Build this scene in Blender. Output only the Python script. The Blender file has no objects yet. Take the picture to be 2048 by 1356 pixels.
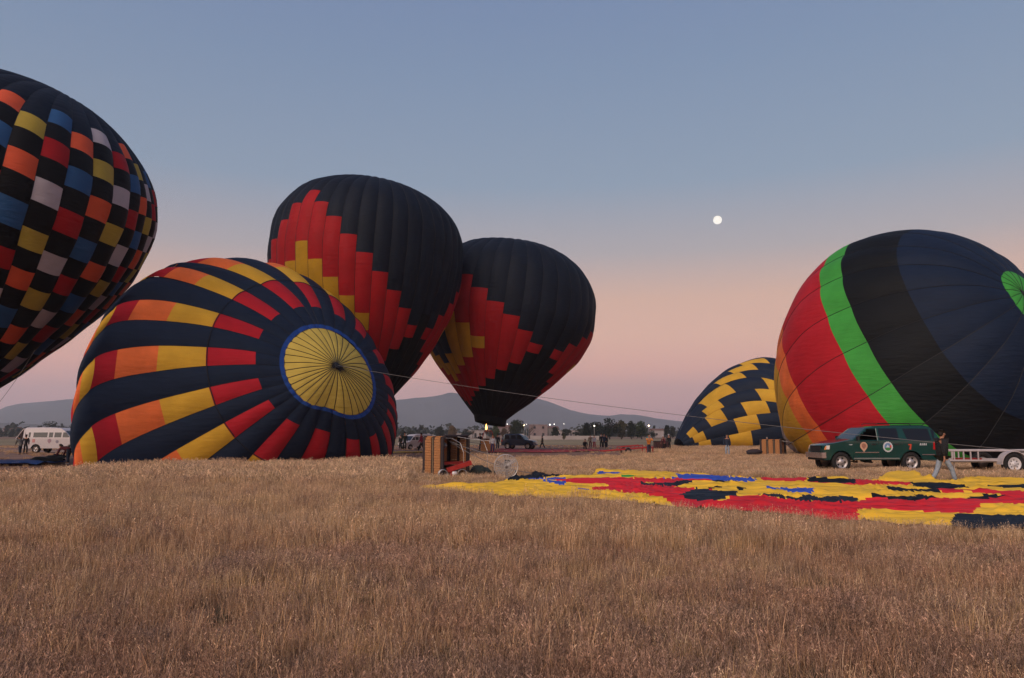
import bpy, bmesh, math, random
import numpy as np
from mathutils import Vector, Matrix, Quaternion
from mathutils import noise as mnoise
R_ = math.radians
random.seed(7)
rng = np.random.default_rng(7)
scene = bpy.context.scene
COL = scene.collection

# ------------------------------------------------------------------ camera
FPX, CAMZ, HZ = 1500.0, 1.7, 868.0
PITCH = math.atan(190.0 / FPX)
cam_d = bpy.data.cameras.new('camera')
cam = bpy.data.objects.new('camera', cam_d)
COL.objects.link(cam)
cam.location = (0, 0, CAMZ)
cam.rotation_euler = (math.pi / 2 + PITCH, 0, 0)
cam_d.sensor_width = 36.0
cam_d.lens = 36.0 * FPX / 2048.0
cam_d.clip_start = 0.1
cam_d.clip_end = 30000
scene.camera = cam

# ------------------------------------------------------------------ world: dusk sky with the pink band opposite the sunrise
world = bpy.data.worlds.new('World')
scene.world = world
world.use_nodes = True
wt = world.node_tree
wt.nodes.clear()
w_out = wt.nodes.new('ShaderNodeOutputWorld')
w_bg = wt.nodes.new('ShaderNodeBackground')
w_bg2 = wt.nodes.new('ShaderNodeBackground')
w_add = wt.nodes.new('ShaderNodeAddShader')
sky = wt.nodes.new('ShaderNodeTexSky')
sky.sky_type = 'NISHITA'
sky.sun_disc = False
SUN_EL, SUN_AZ = R_(14), R_(212)          # the glow of the coming sunrise, behind the camera
sky.sun_elevation = R_(2.0)
sky.sun_rotation = SUN_AZ
wt.links.new(sky.outputs[0], w_bg2.inputs[0])
w_bg2.inputs[1].default_value = 0.05
tc = wt.nodes.new('ShaderNodeTexCoord')
sx = wt.nodes.new('ShaderNodeSeparateXYZ')
wt.links.new(tc.outputs['Generated'], sx.inputs[0])
ramp = wt.nodes.new('ShaderNodeValToRGB')
wt.links.new(sx.outputs['Z'], ramp.inputs[0])
def s2l(c):
    return tuple((v / 255 / 12.92) if v / 255 <= 0.04045 else ((v / 255 + 0.055) / 1.055) ** 2.4 for v in c)
SKY_STOPS = [(0.0, (198, 150, 158)), (0.045, (236, 170, 168)), (0.085, (250, 177, 162)), (0.125, (241, 181, 160)),
             (0.175, (224, 174, 154)), (0.235, (174, 162, 167)), (0.32, (134, 151, 175)), (0.45, (119, 140, 172)), (0.6, (104, 125, 168)), (1.0, (84, 104, 155))]
er = ramp.color_ramp
er.elements[0].position = 0.0
er.elements[0].color = (*s2l(SKY_STOPS[0][1]), 1)
er.elements[1].position = 1.0
er.elements[1].color = (*s2l(SKY_STOPS[-1][1]), 1)
for p_, c_ in SKY_STOPS[1:-1]:
    e_ = er.elements.new(p_)
    e_.color = (*s2l(c_), 1)
wt.links.new(ramp.outputs[0], w_bg.inputs[0])
w_bg.inputs[1].default_value = 0.93
wt.links.new(w_bg.outputs[0], w_add.inputs[0])
wt.links.new(w_bg2.outputs[0], w_add.inputs[1])
wt.links.new(w_add.outputs[0], w_out.inputs[0])

sun_d = bpy.data.lights.new('sun', 'SUN')
sun = bpy.data.objects.new('sun', sun_d)
COL.objects.link(sun)
sun_d.energy = 2.6
sun_d.angle = R_(50)
sun_d.color = (1.0, 0.80, 0.66)
sdir = Vector((math.sin(SUN_AZ) * math.cos(R_(34)), math.cos(SUN_AZ) * math.cos(R_(34)), math.sin(R_(34))))
sun.rotation_euler = sdir.to_track_quat('Z', 'Y').to_euler()

vs = scene.view_settings
vs.view_transform = 'Standard'
vs.look = 'None'
vs.exposure = 0.0
vs.gamma = 1.0
vs.use_curve_mapping = False
scene.render.engine = 'CYCLES'
scene.cycles.use_denoising = True
scene.cycles.max_bounces = 6
scene.cycles.diffuse_bounces = 3
scene.cycles.glossy_bounces = 2
scene.cycles.transmission_bounces = 4
scene.cycles.volume_bounces = 1
scene.cycles.transparent_max_bounces = 8
scene.cycles.use_adaptive_sampling = True
scene.cycles.adaptive_threshold = 0.02

# ------------------------------------------------------------------ helpers
CP, SP = math.cos(PITCH), math.sin(PITCH)
def px_ray(px, py):
    a = (px - 1024) / FPX
    b = -(py - 678) / FPX
    return Vector((a, CP - b * SP, SP + b * CP))
def at(px, py, dist):
    """the point seen at photo pixel (px, py) at depth dist metres along the ground"""
    d = px_ray(px, py)
    return Vector((0, 0, CAMZ)) + d * (dist / d.y)
def gx(px, dist):
    """ground x for a pixel column at depth dist near the horizon line"""
    return at(px, HZ + CAMZ * FPX / dist, dist).x
def project(X, Y, Z):
    z = Z - CAMZ
    d = Y * CP + z * SP
    u = -Y * SP + z * CP
    return 1024 + FPX * X / d, 678 - FPX * u / d

def tag(o, label=None, cat=None, group=None, kind=None):
    if label: o['label'] = label
    if cat: o['category'] = cat
    if group: o['group'] = group
    if kind: o['kind'] = kind
    return o
def empty(name, loc=(0, 0, 0), rz=0.0, label=None, cat=None, group=None):
    o = bpy.data.objects.new(name, None)
    COL.objects.link(o)
    o.location = loc
    o.rotation_euler = (0, 0, rz)
    o.empty_display_size = 0.3
    return tag(o, label, cat, group)
def link_mesh(name, me, parent=None, loc=(0, 0, 0), rot=(0, 0, 0)):
    o = bpy.data.objects.new(name, me)
    COL.objects.link(o)
    o.location = loc
    o.rotation_euler = rot
    if parent is not None: o.parent = parent
    return o
def obj(name, verts, faces, mats, parent=None, smooth=False, midx=None, loc=(0, 0, 0), rot=(0, 0, 0)):
    me = bpy.data.meshes.new(name)
    me.from_pydata([tuple(v) for v in verts], [], [tuple(f) for f in faces])
    if not isinstance(mats, (list, tuple)): mats = [mats]
    for m in mats: me.materials.append(m)
    if midx is not None: me.polygons.foreach_set('material_index', midx)
    if smooth: me.polygons.foreach_set('use_smooth', [True] * len(me.polygons))
    me.update()
    return link_mesh(name, me, parent, loc, rot)

class MB:
    """collects simple shapes into one mesh"""
    def __init__(s): s.v = []; s.f = []
    def add(s, vs_, fs_):
        n = len(s.v)
        s.v += [tuple(v) for v in vs_]
        s.f += [tuple(i + n for i in f) for f in fs_]
        return s
    def box(s, c, d, rz=0.0, M=None):
        x, y, z = d[0] / 2, d[1] / 2, d[2] / 2
        vs_ = [Vector((sx_ * x, sy_ * y, sz_ * z)) for sx_ in (-1, 1) for sy_ in (-1, 1) for sz_ in (-1, 1)]
        m = Matrix.Rotation(rz, 3, 'Z') if M is None else M
        vs_ = [m @ v + Vector(c) for v in vs_]
        return s.add(vs_, [(0, 1, 3, 2), (4, 6, 7, 5), (0, 4, 5, 1), (2, 3, 7, 6), (0, 2, 6, 4), (1, 5, 7, 3)])
    def tube(s, pts, r, n=6, cap=True):
        pts = [Vector(p) for p in pts]
        rs = r if isinstance(r, (list, tuple)) else [r] * len(pts)
        ring = []
        prev = None
        vs_ = []
        for i, p in enumerate(pts):
            t = (pts[min(i + 1, len(pts) - 1)] - pts[max(i - 1, 0)])
            if t.length < 1e-9: t = Vector((0, 0, 1))
            t.normalize()
            if prev is None:
                a = Vector((0, 0, 1)) if abs(t.z) < 0.9 else Vector((1, 0, 0))
                prev = t.cross(a).normalized()
            prev = (prev - t * prev.dot(t))
            if prev.length < 1e-6: prev = t.orthogonal()
            prev.normalize()
            b = t.cross(prev)
            for k in range(n):
                a = 2 * math.pi * k / n
                vs_.append(p + (prev * math.cos(a) + b * math.sin(a)) * rs[i])
        fs_ = []
        for i in range(len(pts) - 1):
            for k in range(n):
                k2 = (k + 1) % n
                fs_.append((i * n + k, i * n + k2, (i + 1) * n + k2, (i + 1) * n + k))
        if cap:
            fs_.append(tuple(reversed(range(n))))
            fs_.append(tuple(range((len(pts) - 1) * n, len(pts) * n)))
        return s.add(vs_, fs_)
    def lathe(s, prof, n=20, M=None, o=(0, 0, 0), cap=True):
        """prof: (r, h) pairs round local z"""
        vs_ = []
        for r, h in prof:
            for k in range(n):
                a = 2 * math.pi * k / n
                v = Vector((r * math.cos(a), r * math.sin(a), h))
                if M is not None: v = M @ v
                vs_.append(v + Vector(o))
        fs_ = []
        for i in range(len(prof) - 1):
            for k in range(n):
                k2 = (k + 1) % n
                fs_.append((i * n + k, i * n + k2, (i + 1) * n + k2, (i + 1) * n + k))
        if cap:
            fs_.append(tuple(reversed(range(n))))
            fs_.append(tuple(range((len(prof) - 1) * n, len(prof) * n)))
        return s.add(vs_, fs_)
    def torus(s, R, r, n=32, m=6, M=None, o=(0, 0, 0)):
        vs_ = []; fs_ = []
        for i in range(n):
            a = 2 * math.pi * i / n
            for k in range(m):
                b = 2 * math.pi * k / m
                v = Vector(((R + r * math.cos(b)) * math.cos(a), (R + r * math.cos(b)) * math.sin(a), r * math.sin(b)))
                if M is not None: v = M @ v
                vs_.append(v + Vector(o))
                fs_.append((i * m + k, ((i + 1) % n) * m + k, ((i + 1) % n) * m + (k + 1) % m, i * m + (k + 1) % m))
        return s.add(vs_, fs_)
    def build(s, name, mat, parent=None, smooth=False, loc=(0, 0, 0), rot=(0, 0, 0)):
        return obj(name, s.v, s.f, mat, parent, smooth, None, loc, rot)
RX = Matrix.Rotation(math.pi / 2, 3, 'X')
RY = Matrix.Rotation(math.pi / 2, 3, 'Y')
def copy_tree(o, parent=None):
    c = o.copy()
    COL.objects.link(c)
    c.parent = parent
    for ch in [x for x in bpy.data.objects if x.parent == o]:
        copy_tree(ch, c)
    return c

# ------------------------------------------------------------------ materials
MATS = {}
def mat(name, col, rough=0.7, metal=0.0, var=0.12, scale=6.0, bump=0.0, bscale=30.0, spec=0.3, transl=0.0, emit=None, estr=0.0, stretch=None, coat=0.0):
    if name in MATS: return MATS[name]
    m = bpy.data.materials.new(name)
    m.use_nodes = True
    nt = m.node_tree
    b = nt.nodes['Principled BSDF']
    b.inputs['Roughness'].default_value = rough
    b.inputs['Metallic'].default_value = metal
    b.inputs['Specular IOR Level'].default_value = spec
    b.inputs['Coat Weight'].default_value = coat
    tcn = nt.nodes.new('ShaderNodeTexCoord')
    nz = nt.nodes.new('ShaderNodeTexNoise')
    nz.inputs['Scale'].default_value = scale
    nz.inputs['Detail'].default_value = 4
    nt.links.new(tcn.outputs['Object'], nz.inputs[0])
    mr = nt.nodes.new('ShaderNodeMapRange')
    mr.inputs[1].default_value = 0.3
    mr.inputs[2].default_value = 0.7
    mr.inputs[3].default_value = 1 - var
    mr.inputs[4].default_value = 1 + var
    nt.links.new(nz.outputs[0], mr.inputs[0])
    mx = nt.nodes.new('ShaderNodeVectorMath')
    mx.operation = 'SCALE'
    mx.inputs[0].default_value = col
    nt.links.new(mr.outputs[0], mx.inputs['Scale'])
    nt.links.new(mx.outputs[0], b.inputs['Base Color'])
    if bump > 0:
        n2 = nt.nodes.new('ShaderNodeTexNoise')
        n2.inputs['Scale'].default_value = bscale
        n2.inputs['Detail'].default_value = 4.5
        if stretch:
            mp = nt.nodes.new('ShaderNodeMapping')
            mp.inputs['Scale'].default_value = stretch
            nt.links.new(tcn.outputs['Object'], mp.inputs[0])
            nt.links.new(mp.outputs[0], n2.inputs[0])
        else:
            nt.links.new(tcn.outputs['Object'], n2.inputs[0])
        bp = nt.nodes.new('ShaderNodeBump')
        bp.inputs['Strength'].default_value = bump
        bp.inputs['Distance'].default_value = 0.08
        nt.links.new(n2.outputs[0], bp.inputs['Height'])
        nt.links.new(bp.outputs[0], b.inputs['Normal'])
    if transl > 0:
        tr = nt.nodes.new('ShaderNodeBsdfTranslucent')
        nt.links.new(mx.outputs[0], tr.inputs[0])
        ms = nt.nodes.new('ShaderNodeMixShader')
        ms.inputs[0].default_value = transl
        nt.links.new(b.outputs[0], ms.inputs[1])
        nt.links.new(tr.outputs[0], ms.inputs[2])
        nt.links.new(ms.outputs[0], nt.nodes['Material Output'].inputs[0])
    if emit:
        b.inputs['Emission Color'].default_value = (*emit, 1)
        b.inputs['Emission Strength'].default_value = estr
    MATS[name] = m
    return m
def fab(name, col, var=0.10):
    return mat('fabric_' + name, col, rough=0.62, var=var, scale=0.9, bump=0.6, bscale=1.5, spec=0.14, stretch=(0.7, 0.7, 3.6), transl=0.14)
def laid(name, col):
    return mat('laid_' + name, col, rough=0.6, var=0.12, scale=0.6, bump=0.9, bscale=1.0, spec=0.2, stretch=(0.45, 5.0, 1.0), transl=0.04)
F = dict(
    navy6=fab('navy_top', (0.0085, 0.018, 0.042)),
    navy=fab('navy', (0.012, 0.021, 0.042)), black=fab('black', (0.0055, 0.006, 0.0075)), night=fab('night', (0.008, 0.0125, 0.023)),
    dark=fab('dark', (0.0058, 0.0075, 0.0095)),
    red=fab('red', (0.46, 0.016, 0.026)), deep=fab('deep_red', (0.36, 0.012, 0.016)), yellow=fab('yellow', (0.66, 0.37, 0.035)),
    cream=fab('pale_yellow', (0.62, 0.46, 0.09)), gold=fab('dull_yellow', (0.42, 0.31, 0.05)),
    orange=fab('orange', (0.80, 0.17, 0.045), 0.16), coral=fab('coral', (0.66, 0.10, 0.04)), blue=fab('blue', (0.018, 0.062, 0.26)), azure=fab('azure', (0.03, 0.10, 0.24)),
    green=fab('green', (0.055, 0.34, 0.055)), white=fab('white', (0.46, 0.41, 0.43)), dblue=fab('dark_blue', (0.014, 0.028, 0.066)),
    bright=fab('bright_yellow', (0.80, 0.48, 0.04)), scarlet=fab('scarlet', (0.62, 0.025, 0.035)), royal=fab('royal_blue', (0.035, 0.085, 0.42)))
M_tape = mat('tape_black', (0.012, 0.012, 0.014), 0.6)
M_rope = mat('rope', (0.16, 0.15, 0.15), 0.8)
M_white = mat('white_paint', (0.62, 0.60, 0.60), 0.35, var=0.05, coat=0.3)
M_glass = mat('tinted_glass', (0.010, 0.012, 0.020), 0.12, var=0.0, spec=0.3)
M_rubber = mat('rubber', (0.018, 0.017, 0.017), 0.85, bump=0.2)
M_chrome = mat('chrome', (0.6, 0.6, 0.62), 0.22, 1.0, var=0.05)
M_rim = mat('rim_alloy', (0.45, 0.42, 0.41), 0.4, 0.6, var=0.1)
M_black = mat('black_plastic', (0.015, 0.015, 0.016), 0.6)
M_green = mat('green_paint', (0.003, 0.042, 0.036), 0.22, var=0.08, coat=0.6)
M_bluecar = mat('blue_paint', (0.012, 0.03, 0.065), 0.25, var=0.06, coat=0.5)
M_redlamp = mat('red_lamp', (0.45, 0.01, 0.01), 0.2)
M_orangelamp = mat('orange_lamp', (0.7, 0.25, 0.08), 0.25)
M_clearlamp = mat('clear_lamp', (0.6, 0.58, 0.55), 0.15)
M_wicker = mat('wicker', (0.42, 0.19, 0.075), 0.7, var=0.25, scale=25, bump=0.5, bscale=60)
M_leather = mat('suede_trim', (0.035, 0.026, 0.028), 0.8)
M_redpaint = mat('red_paint', (0.33, 0.025, 0.02), 0.45, var=0.2)
M_steel = mat('steel', (0.38, 0.36, 0.35), 0.4, 0.7)
M_skin = mat('skin', (0.38, 0.19, 0.12), 0.55, var=0.06)
M_hair = mat('hair', (0.010, 0.008, 0.007), 0.6)
M_bark = mat('bark', (0.06, 0.045, 0.035), 0.9, var=0.3, bump=0.5)

# ------------------------------------------------------------------ ground, dirt, hills
def grass_limit(px):
    xs = [-700, 0, 130, 180, 300, 500, 800, 870, 1100, 1250, 1330, 1400, 2048, 2700]
    ys = [24, 26, 28, 32, 34.5, 38, 41, 45, 53, 58, 92, 98, 98, 98]
    return np.interp(px, xs, ys)

def ground_material():
    m = bpy.data.materials.new('dry_ground')
    m.use_nodes = True
    nt = m.node_tree
    b = nt.nodes['Principled BSDF']
    b.inputs['Roughness'].default_value = 0.95
    b.inputs['Specular IOR Level'].default_value = 0.1
    g = nt.nodes.new('ShaderNodeNewGeometry')
    def nz(scale, detail=5, stretch=None):
        n = nt.nodes.new('ShaderNodeTexNoise')
        n.inputs['Scale'].default_value = scale
        n.inputs['Detail'].default_value = detail
        src = g.outputs['Position']
        if stretch:
            mp = nt.nodes.new('ShaderNodeMapping')
            mp.inputs['Scale'].default_value = stretch
            nt.links.new(src, mp.inputs[0])
            src = mp.outputs[0]
        nt.links.new(src, n.inputs[0])
        return n
    def rampn(fac, stops):
        r = nt.nodes.new('ShaderNodeValToRGB')
        r.color_ramp.elements[0].position = stops[0][0]
        r.color_ramp.elements[0].color = (*stops[0][1], 1)
        r.color_ramp.elements[1].position = stops[-1][0]
        r.color_ramp.elements[1].color = (*stops[-1][1], 1)
        for p, c in stops[1:-1]:
            e = r.color_ramp.elements.new(p)
            e.color = (*c, 1)
        nt.links.new(fac, r.inputs[0])
        return r
    n1 = nz(0.03, 6, (0.35, 1.6, 1))
    n2 = nz(3.0, 6)
    r1 = rampn(n1.outputs[0], [(0.3, (0.16, 0.085, 0.06)), (0.48, (0.22, 0.13, 0.085)), (0.56, (0.17, 0.12, 0.085)), (0.7, (0.26, 0.17, 0.11))])
    r2 = rampn(n2.outputs[0], [(0.3, (0.65, 0.65, 0.65)), (0.7, (1.2, 1.2, 1.2))])
    mx = nt.nodes.new('ShaderNodeMix')
    mx.data_type = 'RGBA'
    mx.blend_type = 'MULTIPLY'
    mx.inputs[0].default_value = 1
    nt.links.new(r1.outputs[0], mx.inputs[6])
    nt.links.new(r2.outputs[0], mx.inputs[7])
    nt.links.new(mx.outputs[2], b.inputs['Base Color'])
    bp = nt.nodes.new('ShaderNodeBump')
    bp.inputs['Strength'].default_value = 0.6
    bp.inputs['Distance'].default_value = 0.1
    nt.links.new(n2.outputs[0], bp.inputs['Height'])
    nt.links.new(bp.outputs[0], b.inputs['Normal'])
    return m
M_ground = ground_material()
gv = []; gf = []
rings_ = [0, 6, 12, 20, 30, 45, 70, 110, 180, 300, 600, 1200, 2500, 5000, 9000]
nseg = 64
for r in rings_[1:]:
    for k in range(nseg):
        a = 2 * math.pi * k / nseg
        gv.append((r * math.cos(a), r * math.sin(a), 0))
gv.append((0, 0, 0))
for k in range(nseg): gf.append((len(gv) - 1, k, (k + 1) % nseg))
for i in range(len(rings_) - 2):
    for k in range(nseg):
        gf.append((i * nseg + k, (i + 1) * nseg + k, (i + 1) * nseg + (k + 1) % nseg, i * nseg + (k + 1) % nseg))
tag(obj('ground', gv, gf, M_ground), 'flat dry field reaching to the foot of the hills', None, None, 'structure')

def sheet_px(name, pts, z, m, kind='structure', label=None):
    """flat sheet on the ground given by (photo x, depth) corners"""
    vs_ = [(gx(px, d), d, z) for px, d in pts]
    return tag(obj(name, vs_, [tuple(range(len(vs_)))], m), label, None, None, kind)
M_dirt = mat('packed_dirt', (0.20, 0.115, 0.082), 0.95, var=0.35, scale=0.35, bump=0.4, bscale=4)
M_dirt2 = mat('pale_dirt', (0.25, 0.17, 0.13), 0.95, var=0.2, scale=0.2, bump=0.3, bscale=4)
M_field = mat('mown_field', (0.20, 0.155, 0.085), 0.95, var=0.3, scale=0.05, bump=0.4, bscale=2)
sheet_px('dirt_clearing', [(-900, 27), (2900, 44), (2900, 96), (1500, 105), (900, 110), (-900, 100)], 0.004, M_dirt, label='bare reddish dirt where the balloons are laid out')
sheet_px('dirt_track', [(-900, 72), (400, 73), (400, 77), (-900, 77)], 0.008, M_dirt2, label='pale dirt track in front of the white van')
sheet_px('stubble_field', [(-900, 118), (2900, 118), (2900, 260), (-900, 260)], 0.004, M_field, label='olive brown stubble field behind the balloons')

# hills
ridge_px = [(-900, 838), (-500, 830), (-200, 828), (-40, 830), (0, 821), (12, 813), (40, 806), (100, 801), (140, 798), (220, 796), (330, 800), (450, 812), (560, 820), (700, 808), (795, 801), (850, 797), (885, 792),
            (910, 789), (925, 793), (940, 800), (985, 800), (1030, 790), (1060, 792), (1080, 798), (1100, 804), (1120, 812), (1140, 820), (1175, 828), (1215, 832), (1240, 828), (1270, 828), (1300, 834), (1350, 840), (1420, 846), (1500, 842), (1700, 838), (2048, 834), (2500, 836), (2900, 840)]
rx = np.array([p[0] for p in ridge_px], float)
ry = np.array([p[1] for p in ridge_px], float)
def hills(name, d0, d1, off, scale_h, seed, m, label, na=420, nd=26):
    vs_ = []; fs_ = []
    cols = np.linspace(-900, 2900, na)
    for i, c in enumerate(cols):
        hpx = HZ - float(np.interp(c + off, rx, ry))
        dc = (d0 * 0.45 + d1 * 0.55)
        H = hpx * dc / (FPX) * scale_h
        for j in range(nd):
            t = j / (nd - 1)
            d = d0 + (d1 - d0) * t
            prof = max(0.0, math.sin(math.pi * min(1, t / 0.55) / 2) ** 1.5 if t <= 0.55 else math.cos(math.pi * (t - 0.55) / 0.9) ** 1)
            X = (c - 1024) / FPX * d
            n = mnoise.fractal(Vector((X * 0.0022 + seed, d * 0.0022, 0)), 1.0, 2.0, 6)
            n2 = abs(mnoise.noise(Vector((X * 0.004 + seed, d * 0.0015, 3.3))))
            h = H * prof * (1 + (0.24 * n - 0.22 * n2) * math.sin(math.pi * min(1, t / 0.55)) ) + H * 0.012 * n * prof
            vs_.append((X, d, h - 2))
    for i in range(na - 1):
        for j in range(nd - 1):
            a = i * nd + j
            fs_.append((a, a + nd, a + nd + 1, a + 1))
    return tag(obj(name, vs_, fs_, m, smooth=True), label, None, None, 'structure')
M_hill = mat('hill_scrub', (0.045, 0.044, 0.04), 1.0, var=0.45, scale=0.006, spec=0.05)
hills('hills', 2600, 4600, 0, 1.0, 1.7, M_hill, 'low hazy mountain ridge along the horizon')
hills('foothills', 1700, 2500, 330, 0.36, 9.2, M_hill, 'lower wooded slopes at the foot of the ridge')

# moon
moonp = at(1435, 440, 9000)
mm = MB()
mm.lathe([(0.01 * 52, -52)] + [(52 * math.cos(a), 52 * math.sin(a)) for a in np.linspace(-1.45, 1.45, 15)] + [(0.01 * 52, 52)], 28)
M_moon = bpy.data.materials.new('moon')
M_moon.use_nodes = True
_nt = M_moon.node_tree
_nt.nodes.clear()
_o = _nt.nodes.new('ShaderNodeOutputMaterial'); _e = _nt.nodes.new('ShaderNodeEmission'); _n = _nt.nodes.new('ShaderNodeTexNoise'); _t = _nt.nodes.new('ShaderNodeTexCoord'); _r = _nt.nodes.new('ShaderNodeValToRGB')
_n.inputs['Scale'].default_value = 2.2
_r.color_ramp.elements[0].position = 0.38; _r.color_ramp.elements[0].color = (0.93, 0.86, 0.76, 1)
_r.color_ramp.elements[1].position = 0.55; _r.color_ramp.elements[1].color = (1.0, 0.96, 0.88, 1)
_nt.links.new(_t.outputs['Generated'], _n.inputs[0]); _nt.links.new(_n.outputs[0], _r.inputs[0]); _nt.links.new(_r.outputs[0], _e.inputs[0]); _nt.links.new(_e.outputs[0], _o.inputs[0])
_e.inputs[1].default_value = 1.25
tag(mm.build('moon', M_moon, smooth=True, loc=moonp), 'full pale moon high in the dusk sky', 'moon')

# haze
hz = MB()
hz.box((0, 2300, 150), (11200, 5200, 306))
M_haze = bpy.data.materials.new('haze_air')
M_haze.use_nodes = True
_nt = M_haze.node_tree
_nt.nodes.clear()
_o = _nt.nodes.new('ShaderNodeOutputMaterial'); _v = _nt.nodes.new('ShaderNodeVolumePrincipled')
_v.inputs['Color'].default_value = (0.85, 0.92, 1.0, 1)
_v.inputs['Density'].default_value = HAZE if 'HAZE' in globals() else 0.00024
_v.inputs['Anisotropy'].default_value = 0.2
_nt.links.new(_v.outputs[0], _o.inputs['Volume'])
tag(hz.build('haze', M_haze), 'thin blue dusk haze in the air', None, None, 'stuff')

# ------------------------------------------------------------------ balloons: surfaces of revolution with a bent axis, cut in gores and panels
def profile(t, a, b, m, n, s1):
    te = .45
    u = np.clip(t / te, 0, 1) * np.pi / 2
    r1 = np.sin(u); h1 = a * np.abs(np.cos(u)) ** n
    v = np.clip((t - te) / (1 - te), 0, 1)
    r2 = (2*v**3 - 3*v**2 + 1) + m*(-2*v**3 + 3*v**2) + s1*(v**3 - v**2)
    return np.where(t <= te, r1, r2), np.where(t <= te, h1, -b * v)
def surf(p, T, PHI):
    cx, cy, cz, az, el, R, a, b, n, s1, k, kd, m, D, e, ea, e3, ea3 = p
    mul = 1 + e*np.cos(2*(PHI-ea)) + e3*np.cos(PHI-ea3)*np.cos(np.pi*np.clip(T, 0, 1))
    r, h = profile(T, a, b, m, n, s1)
    ax = np.array([np.cos(el)*np.sin(az), np.cos(el)*np.cos(az), np.sin(el)])
    up = np.array([0, 0, 1.]) if abs(el) < 1.2 else np.array([0, 1., 0])
    e1 = np.cross(ax, up); e1 /= np.linalg.norm(e1); e2 = np.cross(e1, ax)
    w = np.cos(kd)*e1 + np.sin(kd)*e2
    kk = k if abs(k) > 1e-4 else 1e-4
    th = kk*h
    cxl = np.sin(th)/kk; cwl = (1-np.cos(th))/kk
    axl = np.cos(th)[..., None]*ax + np.sin(th)[..., None]*w
    wl = -np.sin(th)[..., None]*ax + np.cos(th)[..., None]*w
    o = np.cross(ax, w)
    q = PHI-kd
    r = r*mul
    P = np.array([cx, cy, cz]) + R*(cxl[..., None]*ax + cwl[..., None]*w + r[..., None]*(np.cos(q)[..., None]*wl + np.sin(q)[..., None]*o))
    P[..., 2] = P[..., 2]*(1+D)
    return P
def normal_of(p, T, PHI):
    d = 2e-3
    T0 = np.clip(T, 0.004, 0.996)
    dt = surf(p, T0+d, PHI) - surf(p, T0-d, PHI)
    dp = surf(p, T0, PHI+d) - surf(p, T0, PHI-d)
    n = np.cross(dt, dp)
    n /= np.linalg.norm(n, axis=-1, keepdims=True) + 1e-12
    return n
PAR = {'B4': [-0.6595, 75.0000, 13.3641, 1.0285, 1.4095, 9.0091, 0.8562, 1.1322, 0.7300, -1.1096, 0.0159, -0.5181, 0.1825, 0.0001, 0.0003, -0.0522, 0.0004, -0.1248],
       'B3': [-12.5690, 64.0000, 16.6385, 1.6306, 1.5098, 8.3839, 0.8339, 1.6739, 0.7124, -2.0557, -0.0884, 0.1109, 0.0057, 0.0000, -0.0125, 0.2005, 0.0095, 0.1784],
       'B1': [-29.0674, 42.0001, 14.6117, 1.6570, 1.1288, 8.7135, 0.8349, 1.7277, 0.8423, -1.1675, -0.0359, -0.3221, 0.1216, -0.0000, 0.1790, -0.2545, -0.0409, -1.1609],
       'B2': [-15.8973, 46.3155, 2.0771, 1.9463, 0.2082, 10.0489, 0.6420, 0.3771, 1.9473, -1.9676, 0.5938, 0.8433, 0.1248, 0.1599, 0.1617, 1.7244, 0.3929, -0.6701],
       'B6': [28.4232, 52.8606, 7.4893, 2.6772, 0.4592, 9.2828, 0.9345, 1.3473, 1.0857, -1.4132, -0.0801, 1.7495, 0.1408, -0.0853, 0.1374, -1.3224, -0.1614, 4.0361],
       'B5': [33.8457, 100.0048, 3.7805, 1.4476, 0.2138, 8.0259, 0.8119, 1.6938, 0.9033, -1.2725, 0.1907, -0.3526, 0.1221, -0.0000, 0.0000, -0.0001, 0.0000, 0.0000]}

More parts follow.
